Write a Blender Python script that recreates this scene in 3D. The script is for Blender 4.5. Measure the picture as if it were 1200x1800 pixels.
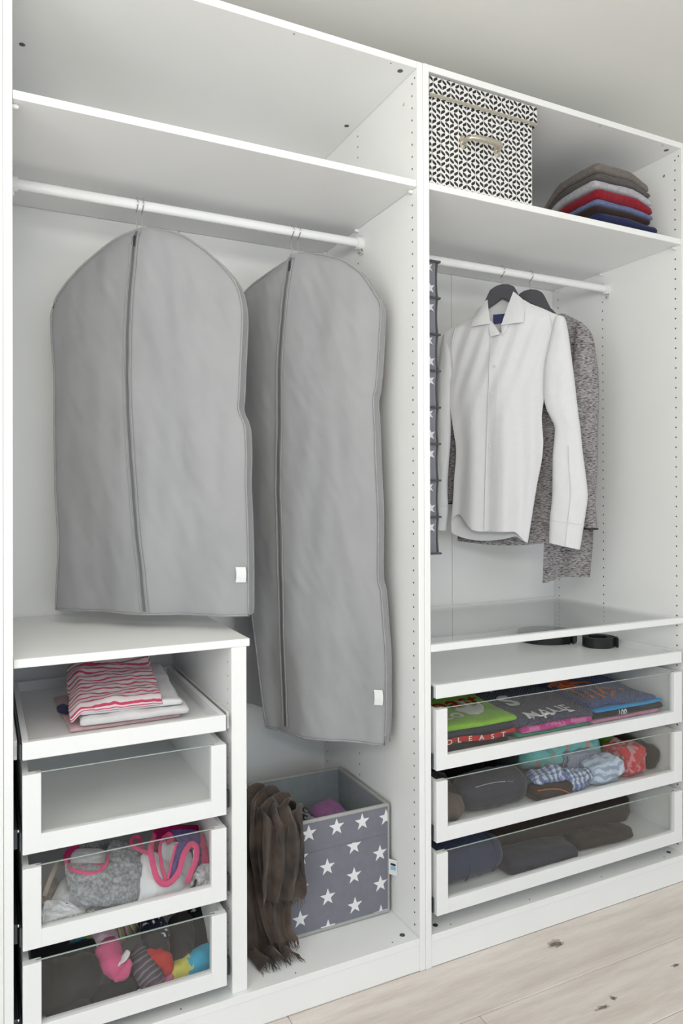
import bpy, bmesh, math, random
from mathutils import Vector, Matrix, noise
random.seed(7)
S = bpy.context.scene
for o in list(bpy.data.objects):
    bpy.data.objects.remove(o)
COL = S.collection
PI = math.pi

# ------------------------------------------------------------------ camera, world, light, exposure
CAM = Vector((-0.0356, -1.5801, 1.2278))
YAW, PITCH, ROLL, FPX, PPX, PPY = 0.4516, 0.0033, -0.0029, 1262.63, 583.47, 871.26
_fw = Vector((math.sin(YAW), math.cos(YAW), 0)); _rt = Vector((math.cos(YAW), -math.sin(YAW), 0)); _up = Vector((0, 0, 1))
CF = _fw*math.cos(PITCH) + _up*math.sin(PITCH); _u = _up*math.cos(PITCH) - _fw*math.sin(PITCH)
CR = _rt*math.cos(ROLL) + _u*math.sin(ROLL); CU = _u*math.cos(ROLL) - _rt*math.sin(ROLL)
cd = bpy.data.cameras.new('camera'); cam = bpy.data.objects.new('camera', cd); COL.objects.link(cam)
cd.sensor_fit = 'AUTO'; cd.sensor_width = 36; cd.lens = FPX/1800*36
cd.shift_x = (600-PPX)/1800; cd.shift_y = (PPY-900)/1800; cd.clip_start = .05
m = Matrix((CR, CU, -CF)).transposed().to_4x4(); m.translation = CAM; cam.matrix_world = m
S.camera = cam

w = bpy.data.worlds.new('daylight'); S.world = w; w.use_nodes = True
bg = w.node_tree.nodes['Background']; bg.inputs[0].default_value = (0.82, 0.91, 1.0, 1); bg.inputs[1].default_value = 0.32

def area(name, loc, target, sx, sy, power, col):
    l = bpy.data.lights.new(name, 'AREA'); l.shape = 'RECTANGLE'; l.size = sx; l.size_y = sy; l.energy = power; l.color = col
    o = bpy.data.objects.new(name, l); COL.objects.link(o); o.location = loc
    o.rotation_euler = (Vector(target)-Vector(loc)).to_track_quat('-Z', 'Y').to_euler()
    return o
area('window_light_left', (-1.55, -1.30, 1.10), (0.9, 0.1, 0.8), 1.9, 1.9, 33, (0.84, 0.925, 1.0))
area('window_light_behind', (1.35, -3.4, 1.05), (1.4, -0.6, 0.15), 2.7, 2.0, 30, (0.82, 0.915, 1.0))
area('ceiling_bounce_fill', (-0.35, -2.1, 1.75), (0.05, -1.6, 2.6), 0.8, 0.8, 36, (1.0, 0.968, 0.885))  # added fill aimed up to brighten the ceiling, standing in for bounced flash

vs = S.view_settings; S.display_settings.display_device = 'sRGB'
vs.view_transform = 'Standard'; vs.look = 'None'; vs.gamma = 1; vs.use_curve_mapping = False; vs.exposure = -0.08

# ------------------------------------------------------------------ helpers
def at(u, v, y=None, z=None, x=None):
    d = CF + CR*((u-PPX)/FPX) - CU*((v-PPY)/FPX)
    if y is not None: t = (y-CAM.y)/d.y
    elif z is not None: t = (z-CAM.z)/d.z
    else: t = (x-CAM.x)/d.x
    return CAM + d*t
def nz(x, y, z=0.): return noise.noise(Vector((x, y, z)))
def lerp(a, b, t): return a+(b-a)*t
def sstep(a, b, x):
    t = min(1, max(0, (x-a)/(b-a))); return t*t*(3-2*t)

class G:
    def __init__(s): s.v = []; s.f = []; s.uv = []
    def add(s, p, uv=(0, 0)):
        s.v.append(tuple(p)); s.uv.append(uv); return len(s.v)-1
    def merge(s, g):
        n = len(s.v); s.v += g.v; s.uv += g.uv; s.f += [tuple(i+n for i in q) for q in g.f]; return s
    def map(s, fn): s.v = [tuple(fn(Vector(p))) for p in s.v]; return s
    def mesh(s, name, smooth=True):
        me = bpy.data.meshes.new(name); me.from_pydata(s.v, [], s.f); me.update()
        l = me.uv_layers.new(name='UVMap')
        vi = [0]*len(me.loops); me.loops.foreach_get('vertex_index', vi)
        fl = []
        for i in vi: fl += s.uv[i]
        l.data.foreach_set('uv', fl)
        if smooth:
            me.polygons.foreach_set('use_smooth', [True]*len(me.polygons)); me.set_sharp_from_angle(angle=math.radians(62))
        return me

def link(name, me, mt=None, parent=None):
    o = bpy.data.objects.new(name, me); COL.objects.link(o)
    if mt is not None and me is not None and len(me.materials) == 0: me.materials.append(mt)
    if parent is not None: setpar(o, parent)
    return o
def setpar(o, p):
    o.parent = p
    o.matrix_parent_inverse = p.matrix_basis.inverted() if p.parent is None else Matrix.Identity(4)
def thing(name, label, cat, loc=(0, 0, 0), group=None, kind=None):
    o = bpy.data.objects.new(name, None); COL.objects.link(o); o.location = loc; o.empty_display_size = .05
    return tag(o, label, cat, group, kind)
def tag(o, label, cat, group=None, kind=None):
    if label: o['label'] = label
    if cat: o['category'] = cat
    if group: o['group'] = group
    if kind: o['kind'] = kind
    return o
def part(name, g, mt, parent, smooth=True, label=None):
    me = g.mesh(name, smooth) if isinstance(g, G) else g
    o = link(name, me, mt, parent)
    if label: o['label'] = label
    return o
def box(x0, x1, y0, y1, z0, z1, bev=.0008):
    bm = bmesh.new(); bmesh.ops.create_cube(bm, size=1)
    for v in bm.verts: v.co = ((x0+x1)/2+v.co.x*(x1-x0), (y0+y1)/2+v.co.y*(y1-y0), (z0+z1)/2+v.co.z*(z1-z0))
    if bev: bmesh.ops.bevel(bm, geom=list(bm.edges), offset=bev, segments=1, affect='EDGES', profile=.5)
    me = bpy.data.meshes.new('box'); bm.to_mesh(me); bm.free(); return me
def boxes(L, bev=.0008):
    bm = bmesh.new()
    for (x0, x1, y0, y1, z0, z1) in L:
        r = bmesh.ops.create_cube(bm, size=1)
        for v in r['verts']: v.co = ((x0+x1)/2+v.co.x*(x1-x0), (y0+y1)/2+v.co.y*(y1-y0), (z0+z1)/2+v.co.z*(z1-z0))
        if bev: bmesh.ops.bevel(bm, geom=list({e for v in r['verts'] for e in v.link_edges}), offset=bev, segments=1, affect='EDGES', profile=.5)
    me = bpy.data.meshes.new('boxes'); bm.to_mesh(me); bm.free(); return me
def rbox(sx, sy, sz, r, n, deform=None):
    """rounded box around the origin, n subdivisions per axis, uv from the top-down position"""
    g = G(); idx = {}
    hx, hy, hz = sx/2, sy/2, sz/2; r = min(r, hx, hy, hz)
    def V(a, b, c):
        k = (a, b, c)
        if k not in idx:
            p = Vector(((2*a/n[0]-1)*hx, (2*b/n[1]-1)*hy, (2*c/n[2]-1)*hz))
            q = Vector((max(-hx+r, min(hx-r, p.x)), max(-hy+r, min(hy-r, p.y)), max(-hz+r, min(hz-r, p.z))))
            d = p-q
            if d.length > 1e-9: p = q+d.normalized()*r
            if deform: p = deform(p)
            idx[k] = g.add(p, (a/n[0], b/n[1]+.13*(c/n[2])))
        return idx[k]
    nx, ny, nz_ = n
    for a in range(nx):
        for b in range(ny):
            g.f.append((V(a, b, nz_), V(a+1, b, nz_), V(a+1, b+1, nz_), V(a, b+1, nz_)))
            g.f.append((V(a, b, 0), V(a, b+1, 0), V(a+1, b+1, 0), V(a+1, b, 0)))
    for a in range(nx):
        for c in range(nz_):
            g.f.append((V(a, 0, c), V(a+1, 0, c), V(a+1, 0, c+1), V(a, 0, c+1)))
            g.f.append((V(a, ny, c), V(a, ny, c+1), V(a+1, ny, c+1), V(a+1, ny, c)))
    for b in range(ny):
        for c in range(nz_):
            g.f.append((V(0, b, c), V(0, b, c+1), V(0, b+1, c+1), V(0, b+1, c)))
            g.f.append((V(nx, b, c), V(nx, b+1, c), V(nx, b+1, c+1), V(nx, b, c+1)))
    return g
def grid(f, nu, nv):
    g = G()
    for j in range(nv+1):
        for i in range(nu+1): g.add(f(i/nu, j/nv), (i/nu, j/nv))
    for j in range(nv):
        for i in range(nu):
            a = j*(nu+1)+i; g.f.append((a, a+1, a+nu+2, a+nu+1))
    return g
def sheet(f, nu, nv, th, nrm=None):
    """closed thin cloth: grid plus an offset copy, joined round the rim"""
    g = grid(f, nu, nv); N = len(g.v); e = 1e-3
    vs_ = []
    for j in range(nv+1):
        for i in range(nu+1):
            u, v = i/nu, j/nv
            if nrm: n = Vector(nrm)
            else:
                a = Vector(f(min(u+e, 1), v))-Vector(f(max(u-e, 0), v)); b = Vector(f(u, min(v+e, 1)))-Vector(f(u, max(v-e, 0)))
                n = a.cross(b)
                n = n.normalized() if n.length > 1e-12 else Vector((0, 0, 1))
            vs_.append(Vector(g.v[j*(nu+1)+i])-n*th)
    fr = list(g.f)
    for j, p in enumerate(vs_): g.add(p, g.uv[j])
    g.f += [tuple(i+N for i in reversed(q)) for q in fr]
    rim = [i for i in range(nu+1)]+[j*(nu+1)+nu for j in range(1, nv+1)]+[nv*(nu+1)+i for i in range(nu-1, -1, -1)]+[j*(nu+1) for j in range(nv-1, 0, -1)]
    for k in range(len(rim)):
        a, b = rim[k], rim[(k+1) % len(rim)]; g.f.append((b, a, a+N, b+N))
    return g
def tube(pts, r, n=8, closed=False, flat=1.0, up=None, cap=True):
    """sweep; r a number or a list; flat squeezes the section along the binormal"""
    g = G(); P = [Vector(p) for p in pts]; m_ = len(P)
    for i, p in enumerate(P):
        a = P[(i-1) % m_] if (closed or i > 0) else p; b = P[(i+1) % m_] if (closed or i < m_-1) else p
        t = (b-a).normalized(); ref = Vector(up) if up else (Vector((0, 0, 1)) if abs(t.z) < .95 else Vector((1, 0, 0)))
        x = t.cross(ref)
        if x.length < 1e-6: x = t.orthogonal()
        x.normalize(); y = x.cross(t).normalized(); rr = r[i] if isinstance(r, (list, tuple)) else r
        for k in range(n):
            an = 2*PI*k/n; g.add(p+x*(math.cos(an)*rr)+y*(math.sin(an)*rr*flat), (i/max(1, m_-1), k/n))
    for i in range(m_ if closed else m_-1):
        for k in range(n):
            a = i*n+k; b = i*n+(k+1) % n; c = ((i+1) % m_)*n+(k+1) % n; d = ((i+1) % m_)*n+k; g.f.append((a, b, c, d))
    if cap and not closed:
        g.f.append(tuple(range(n-1, -1, -1))); g.f.append(tuple((m_-1)*n+k for k in range(n)))
    return g
def spline(P, n):
    """Catmull-Rom through P with n steps per span"""
    P = [Vector(p) for p in P]; out = []
    for i in range(len(P)-1):
        a = P[max(0, i-1)]; b = P[i]; c = P[i+1]; d = P[min(len(P)-1, i+2)]
        for k in range(n):
            t = k/n; out.append(.5*((2*b)+(c-a)*t+(2*a-5*b+4*c-d)*t*t+(3*b-a-3*c+d)*t**3))
    out.append(P[-1]); return out
def prism(pts, y0, y1, fn):
    """polygon (a,b) extruded between depths y0 and y1, mapped by fn(a,b,y)"""
    g = G(); n = len(pts)
    for y in (y0, y1):
        for p in pts: g.add(fn(p[0], p[1], y))
    g.f.append(tuple(range(n-1, -1, -1))); g.f.append(tuple(range(n, 2*n)))
    for i in range(n): g.f.append((i, (i+1) % n, n+(i+1) % n, n+i))
    return g
def disc(c, axis, r, h, n=12):
    c = Vector(c); a = Vector(axis).normalized()
    return tube([c-a*h/2, c+a*h/2], r, n, up=a.orthogonal())
def text_mesh(s, size, fn, shear=0., bold=.0):
    """lettering as a thin mesh, every vertex carried through fn(x, y) -> point"""
    cu = bpy.data.curves.new('lettering', 'FONT'); cu.body = s; cu.size = size; cu.shear = shear; cu.offset = bold; cu.resolution_u = 3
    ob = bpy.data.objects.new('lettering', cu); COL.objects.link(ob)
    dg = bpy.context.evaluated_depsgraph_get(); me = bpy.data.meshes.new_from_object(ob.evaluated_get(dg))
    bpy.data.objects.remove(ob)
    bm = bmesh.new(); bm.from_mesh(me); bmesh.ops.triangulate(bm, faces=bm.faces)
    bmesh.ops.subdivide_edges(bm, edges=[e for e in bm.edges if e.calc_length() > size*.12], cuts=2)
    for v in bm.verts: v.co = fn(v.co.x, v.co.y)
    bmesh.ops.recalc_face_normals(bm, faces=bm.faces)
    me2 = bpy.data.meshes.new('lettering'); bm.to_mesh(me2); bm.free(); return me2

# ------------------------------------------------------------------ materials
def mat(name, col, rough=.5, var=.04, vs_=30., bump=0., bs=200., spec=.5, metal=0., sheen=0., stretch=(1, 1, 1), col2=None, detail=3., lo=.35, hi=.65, coat=0.):
    M = bpy.data.materials.new(name); M.use_nodes = True; nt = M.node_tree; N = nt.nodes; L = nt.links
    b = N['Principled BSDF']; b.inputs['Roughness'].default_value = rough; b.inputs['Metallic'].default_value = metal
    b.inputs['Specular IOR Level'].default_value = spec; b.inputs['Sheen Weight'].default_value = sheen
    if coat: b.inputs['Coat Weight'].default_value = coat
    tc = N.new('ShaderNodeTexCoord'); mp = N.new('ShaderNodeMapping'); mp.inputs['Scale'].default_value = stretch
    L.new(tc.outputs['Object'], mp.inputs['Vector'])
    n = N.new('ShaderNodeTexNoise'); n.inputs['Scale'].default_value = vs_; n.inputs['Detail'].default_value = detail
    L.new(mp.outputs[0], n.inputs['Vector'])
    r = N.new('ShaderNodeValToRGB'); r.color_ramp.elements[0].position = lo; r.color_ramp.elements[1].position = hi
    c2 = col2 if col2 else tuple(min(1, c*(1+var)) for c in col)
    c1 = col if col2 else tuple(c*(1-var) for c in col)
    r.color_ramp.elements[0].color = (*c1, 1); r.color_ramp.elements[1].color = (*c2, 1)
    L.new(n.outputs['Fac'], r.inputs[0]); L.new(r.outputs[0], b.inputs['Base Color'])
    if bump:
        n2 = N.new('ShaderNodeTexNoise'); n2.inputs['Scale'].default_value = bs; n2.inputs['Detail'].default_value = 4
        L.new(mp.outputs[0], n2.inputs['Vector'])
        bp = N.new('ShaderNodeBump'); bp.inputs['Strength'].default_value = bump; bp.inputs['Distance'].default_value = .0016
        L.new(n2.outputs['Fac'], bp.inputs['Height']); L.new(bp.outputs[0], b.inputs['Normal'])
    return M
def cloth(name, col, var=.08, bump=.25, bs=160., **k): return mat(name, col, rough=.9, var=var, vs_=k.pop('vs_', 45.), bump=bump, bs=bs, spec=.15, sheen=k.pop('sheen', .15), **k)
class NB:
    """little node-maths builder for printed patterns"""
    def __init__(s, M): s.nt = M.node_tree; s.N = s.nt.nodes; s.L = s.nt.links
    def m(s, op, a, b=None, c=None):
        n = s.N.new('ShaderNodeMath'); n.operation = op
        for i, v in enumerate((a, b, c)):
            if v is None: continue
            if isinstance(v, (int, float)): n.inputs[i].default_value = v
            else: s.L.new(v, n.inputs[i])
        return n.outputs[0]
    def mix(s, f, a, b):
        n = s.N.new('ShaderNodeMix'); n.data_type = 'RGBA'
        if isinstance(f, (int, float)): n.inputs[0].default_value = f
        else: s.L.new(f, n.inputs[0])
        for i, v in ((6, a), (7, b)):
            if isinstance(v, tuple): n.inputs[i].default_value = (*v, 1)
            else: s.L.new(v, n.inputs[i])
        return n.outputs[2]
    def coord(s, kind='UV'):
        tc = s.N.new('ShaderNodeTexCoord'); sp = s.N.new('ShaderNodeSeparateXYZ'); s.L.new(tc.outputs[kind], sp.inputs[0]); return sp.outputs, tc.outputs[kind]
    def noise(s, vec, scale, detail=2.):
        n = s.N.new('ShaderNodeTexNoise'); n.inputs['Scale'].default_value = scale; n.inputs['Detail'].default_value = detail; s.L.new(vec, n.inputs['Vector']); return n.outputs['Fac']
    def base(s, c): s.L.new(c, s.N['Principled BSDF'].inputs['Base Color'])
def striped(name, ca, cb, freq, duty=.5, axis=1, wob=.0, third=None, diag=0., kind='UV'):
    M = cloth(name, ca); nb = NB(M); c, vec = nb.coord(kind)
    t = c[axis]
    if diag: t = nb.m('ADD', t, nb.m('MULTIPLY', c[1-axis], diag))
    if wob: t = nb.m('ADD', t, nb.m('MULTIPLY', nb.m('SUBTRACT', nb.noise(vec, 5.), .5), wob))
    f = nb.m('FRACT', nb.m('MULTIPLY', t, freq)); k = nb.m('LESS_THAN', f, duty); col = nb.mix(k, ca, cb)
    if third: col = nb.mix(nb.m('GREATER_THAN', f, .82), col, third)
    nb.base(col); return M
def blotch(name, ca, cb, scale, thr, cc=None, thr2=.7, base_var=.05):
    M = cloth(name, ca, var=base_var); nb = NB(M); _, vec = nb.coord('Object')
    f = nb.noise(vec, scale, 2.); col = nb.mix(nb.m('GREATER_THAN', f, thr), ca, cb)
    if cc: col = nb.mix(nb.m('GREATER_THAN', nb.noise(vec, scale*1.37, 1.), thr2), col, cc)
    nb.base(col); return M

WHITE = mat('white_melamine', (.925, .922, .912), rough=.42, var=.012, vs_=4., bump=.02, bs=500., spec=.4)
WHITE2 = mat('white_lacquer', (.90, .90, .90), rough=.32, var=.012, vs_=4., spec=.45)
BACKM = mat('white_backboard', (.925, .922, .912), rough=.55, var=.012, vs_=3., spec=.3)
DARK = mat('dark_hole', (.03, .028, .025), rough=.6)
STEELD = mat('dark_rail_steel', (.10, .11, .12), rough=.35, metal=.7)
CHROME = mat('bright_steel', (.75, .74, .72), rough=.18, metal=1.)
PLASTIC = mat('white_plastic', (.86, .855, .83), rough=.35, var=.01)
PAINT = mat('matt_wall_paint', (.88, .872, .835), rough=.9, var=.012, vs_=2., bump=.04, bs=300., spec=.2)
def glassmat(name, tint):
    M = bpy.data.materials.new(name); M.use_nodes = True; nt = M.node_tree; N = nt.nodes; L = nt.links
    N.remove(N['Principled BSDF']); out = N['Material Output']
    tr = N.new('ShaderNodeBsdfTransparent'); gl = N.new('ShaderNodeBsdfGlossy'); gl.inputs['Roughness'].default_value = .015
    n = N.new('ShaderNodeTexNoise'); n.inputs['Scale'].default_value = 2.; r = N.new('ShaderNodeValToRGB')
    r.color_ramp.elements[0].color = (*tint, 1); r.color_ramp.elements[1].color = (*[min(1, c*1.01) for c in tint], 1)
    L.new(n.outputs['Fac'], r.inputs[0]); L.new(r.outputs[0], tr.inputs['Color'])
    fr = N.new('ShaderNodeFresnel'); ge = N.new('ShaderNodeNewGeometry'); io = N.new('ShaderNodeMath'); io.operation = 'MULTIPLY_ADD'
    io.inputs[1].default_value = 1/1.5-1.5; io.inputs[2].default_value = 1.5; L.new(ge.outputs['Backfacing'], io.inputs[0]); L.new(io.outputs[0], fr.inputs['IOR'])
    mx = N.new('ShaderNodeMixShader'); L.new(fr.outputs[0], mx.inputs[0]); L.new(tr.outputs[0], mx.inputs[1]); L.new(gl.outputs[0], mx.inputs[2]); L.new(mx.outputs[0], out.inputs['Surface'])
    return M
GLASS = glassmat('clear_glass', (.985, .995, .99))
GLASSE = mat('green_glass_edge', (.50, .60, .56), rough=.15, var=.02, spec=.6)
# ------------------------------------------------------------------ the room
def oakmat():
    M = mat('whitewashed_oak', (.70, .61, .53), rough=.45, var=.0, spec=.35); nb = NB(M); N = nb.N; L = nb.L
    tc = N.new('ShaderNodeTexCoord'); oi = N.new('ShaderNodeObjectInfo')
    off = N.new('ShaderNodeVectorMath'); off.operation = 'ADD'; cmb = N.new('ShaderNodeCombineXYZ')
    k = nb.m('MULTIPLY', oi.outputs['Random'], 37.); L.new(k, cmb.inputs[0]); L.new(k, cmb.inputs[1])
    L.new(tc.outputs['Object'], off.inputs[0]); L.new(cmb.outputs[0], off.inputs[1])
    def mp(sc):
        m_ = N.new('ShaderNodeMapping'); m_.inputs['Scale'].default_value = sc; L.new(off.outputs[0], m_.inputs['Vector']); return m_.outputs[0]
    g1 = nb.noise(mp((1.6, 14, 1)), 2.2, 5.); g2 = nb.noise(mp((6, 120, 1)), 3., 3.); g3 = nb.noise(mp((2.2, 6, 1)), 1.6, 3.)
    f = nb.m('ADD', nb.m('MULTIPLY', g1, .65), nb.m('MULTIPLY', g2, .35))
    r = N.new('ShaderNodeValToRGB'); e = r.color_ramp.elements
    e[0].position = .30; e[0].color = (.67, .58, .52, 1); e[1].position = .60; e[1].color = (.86, .79, .735, 1); L.new(f, r.inputs[0])
    tone = nb.m('MULTIPLY_ADD', oi.outputs['Random'], .10, .95)
    c = nb.mix(nb.m('MULTIPLY', nb.m('GREATER_THAN', g3, .52), .12), r.outputs[0], (.83, .78, .74))
    hs = N.new('ShaderNodeHueSaturation'); hs.inputs['Saturation'].default_value = 1.; L.new(tone, hs.inputs['Value']); L.new(c, hs.inputs['Color'])
    nb.base(hs.outputs[0])
    bp = N.new('ShaderNodeBump'); bp.inputs['Strength'].default_value = .12; bp.inputs['Distance'].default_value = .002; L.new(g2, bp.inputs['Height']); L.new(bp.outputs[0], N['Principled BSDF'].inputs['Normal'])
    return M
OAK = oakmat()
SUB = mat('dark_subfloor', (.10, .085, .07), rough=.9)
KNOT = mat('oak_knot', (.13, .12, .125), rough=.7, var=.5, vs_=90., col2=(.30, .24, .20))
floor = link('floor', box(-1.6, 3.4, -5.0, .64, -.05, -.012, 0), SUB); tag(floor, 'pale whitewashed oak plank floor', None, kind='structure')
PW, PL = .198, 1.9
plank_me = box(-PL/2+.0006, PL/2-.0006, -PW/2+.0006, PW/2-.0006, -.012, 0, .0018); plank_me.materials.append(OAK)
for r in range(28):
    yc = .003-PW/2+.198*3-PW*r if False else (.003+PW*3-PW/2-PW*r)
    shift = {3: .612+.0, 2: .612}.get(r, (r*0.73) % PL)
    x = shift-PL*2
    while x < 3.4:
        xa, xb = max(x, -1.6), min(x+PL, 3.4)
        if xb-xa > .05 and yc+PW/2 <= .66:
            if xb-xa > PL-1e-6: o = link('plank', plank_me, None, floor); o.location = ((xa+xb)/2, yc, 0)
            else:
                o = link('plank', box(xa-(xa+xb)/2+.0006, xb-(xa+xb)/2-.0006, -PW/2+.0006, PW/2-.0006, -.012, 0, .0018), OAK, floor); o.location = ((xa+xb)/2, yc, 0)
        x += PL
KNOT2 = mat('oak_knot_halo', (.52, .45, .40), rough=.6, var=.12, vs_=60.)
def knot(u, v, a, b):
    p = at(u, v, z=0.0); n = 18
    for mt, sc, zz in ((KNOT2, 1.55, .0004), (KNOT, 1.0, .0008)):
        g = G(); c = g.add((p.x, p.y, zz))
        for k in range(n):
            an = 2*PI*k/n; q = (1+.75*nz(math.cos(an)*2.3+u, math.sin(an)*2.3, sc))*sc
            g.add((p.x+a*q*math.cos(an), p.y+b*q*math.sin(an), zz))
        for k in range(n): g.f.append((c, 1+k, 1+(k+1) % n))
        part('knot', g, mt, floor)
for q in [(977, 1660, .017, .010), (1077, 1755, .006, .005), (1060, 1771, .013, .004), (1187, 1697, .010, .003)]: knot(*q)
for nm, m_, lab in (('ceiling', box(-1.6, 3.4, -5.0, .64, 2.52, 2.60, 0), 'matt off-white ceiling above the wardrobe'),
                    ('wall_back', box(-1.6, 3.4, .62, .70, -.05, 2.55, 0), 'painted wall behind the wardrobe'),
                    ('wall_left', box(-1.68, -1.6, -5.0, .70, -.05, 2.55, 0), 'painted wall left of the wardrobe'),
                    ('wall_right', box(3.4, 3.48, -5.0, .70, -.05, 2.55, 0), 'painted wall right of the wardrobe')):
    tag(link(nm, m_, PAINT), lab, None, kind='structure')

# ------------------------------------------------------------------ wardrobe frames
H = 2.364
def hole_row(x, sgn, y, z0=.109, n=70, z1=9, mt=DARK):
    g = G()
    for i in range(n):
        z = z0+.032*i
        if z > z1: break
        c = g.add((x+sgn*.0004, y, z)); k = 8
        for j in range(k): g.add((x+sgn*.0004, y+.0026*math.cos(2*PI*j/k), z+.0026*math.sin(2*PI*j/k)))
        for j in range(k): g.f.append((c, c+1+j, c+1+(j+1) % k))
    return g
def frame(name, label, x0, W, y0=0.):
    t = thing(name, label, 'wardrobe', (x0+W/2, .29, 0)); x1 = x0+W
    for (a, b, sgn, xi) in ((x0, x0+.018, 1, x0+.018), (x1-.018, x1, -1, x1-.018)):
        p = part('side_panel', box(a+.0003, b-.0003, y0, .58, 0, H, .0012), WHITE, t)
        for yr in (.0248, .3287, .5516):
            h = part('pin_holes', hole_row(xi, sgn, yr+y0), DARK, p); h['kind'] = 'stuff'
        a_ = part('pin_holes', hole_row(xi, sgn, y0+.0115, 2.3255, 1), DARK, p); a_['kind'] = 'stuff'
        part('hinge_dimple', disc((xi+sgn*.0003, y0+.066, 2.283), (1, 0, 0), .0045, .001, 10), CHROME, p)
    top = part('top_panel', box(x0+.018, x1-.018, y0+.0005, .575, H-.018, H, .001), WHITE, t)
    bot = part('bottom_panel', box(x0+.018, x1-.018, y0+.0005, .575, .0674, .0854, .001), WHITE, t)
    part('plinth', box(x0+.018, x1-.018, y0+.0025, .0205, .0008, .0672, .0006), WHITE, t)
    for xx in (x0+.051, x1-.051):
        for yy in (.030, .338):
            f = part('cam_fitting', disc((xx, yy+y0, H-.0182), (0, 0, 1), .0072, .0012, 14), STEELD, top)
            f = part('cam_fitting', disc((xx, yy+y0+.003, .0856), (0, 0, 1), .0072, .0012, 14), STEELD, bot)
    for xx in (x0+.09, x0+.36, x1-.36, x1-.09):
        part('pin_hole', disc((xx, y0+.018, .0855), (0, 0, 1), .0018, .0006, 8), DARK, bot); part('pin_hole', disc((xx, y0+.012, H-.0181), (0, 0, 1), .0018, .0006, 8), DARK, top)
    xm = (x0+x1)/2
    part('back_panel', box(x0+.003, xm-.0009, .580, .586, .06, H-.002, .0006), BACKM, t)
    part('back_panel', box(xm+.0009, x1-.003, .580, .586, .06, H-.002, .0006), BACKM, t)
    part('back_strip', box(xm-.02, xm+.02, .5862, .590, .06, H-.002, 0), SUBG, t)
    return t
SUBG = mat('grey_back_strip', (.42, .41, .39), rough=.8)
FL = frame('wardrobe_frame', 'tall white open wardrobe holding the garment bags and star printed box', 0, .998)
FR = frame('wardrobe_frame', 'tall white open wardrobe holding the hanging shirts and belts', .998, .998, -.0016)
FN = frame('wardrobe_frame', 'white wardrobe side at the left picture edge', -.5, .5)

def shelf(label, x0, x1, zt, y0):
    t = thing('shelf', label, 'shelf', ((x0+x1)/2, .29, zt-.018))
    part('board', box(x0+.0006, x1-.0006, y0, .575, zt-.018, zt, .0012), WHITE, t)
    for (xx, sg) in ((x0, 1), (x1, -1)):
        for yy in (.0248, .3287, .5516):
            g = tube([(xx+sg*.0005, yy, zt-.0235), (xx+sg*.010, yy, zt-.0235)], .0052, 10, up=(0, 0, 1))
            g.merge(tube([(xx+sg*.010, yy, zt-.0235), (xx+sg*.0125, yy, zt-.0235)], .0035, 8, up=(0, 0, 1)))
            part('shelf_pin', g, PLASTIC, t)
    return t
shelf('wide white shelf above the two grey garment bags', .018, .980, 2.0554, .0028)
shelf('wide white shelf under the patterned box and folded sweaters', 1.016, 1.978, 2.056, .0012)

def rail(label, x0, x1, y, z):
    t = thing('clothes_rail', label, 'clothes rail', ((x0+x1)/2, y, z))
    n = 16
    def prof(r, sx=1.0, sz=1.25): return r
    g = tube([(x0+.004, y, z), (x1-.004, y, z)], .0105, 20, flat=1.25); part('rod', g, WHITE2, t)
    for xx, sg in ((x0, 1), (x1, -1)):
        g = tube([(xx+sg*.0006, y, z), (xx+sg*.022, y, z)], .0145, 20, flat=1.3)
        g.merge(tube([(xx+sg*.0006, y, z-.016), (xx+sg*.006, y, z-.016), (xx+sg*.007, y, z-.030)], .008, 10))
        b = part('bracket', g, PLASTIC, t)
        part('screw', disc((xx+sg*.0078, y, z-.030), (1, 0, 0), .0042, .004, 10), CHROME, b)
    return t
RY, RZ = .300, 1.984
rail('white oval clothes rail carrying the grey garment bags', .018, .980, RY, RZ)
rail('white oval clothes rail carrying the shirt and cardigan', 1.016, 1.978, RY, RZ-.012)

# ------------------------------------------------------------------ inner divider of the left wardrobe
t = thing('drawer_divider', 'white divider unit with shelf top standing beside the star box', 'divider', (.3, .29, .0854))
part('top_board', box(.0186, .5222, .0117, .575, .8834, .9014, .0012), WHITE, t)
dv = part('upright', box(.478, .5145, .0125, .575, .0856, .8832, .0012), WHITE, t)
for yr in (.04, .3287, .5516): part('pin_holes', hole_row(.478, -1, yr, .141, 24, .87, SUBG), SUBG, dv)['kind'] = 'stuff'

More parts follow.
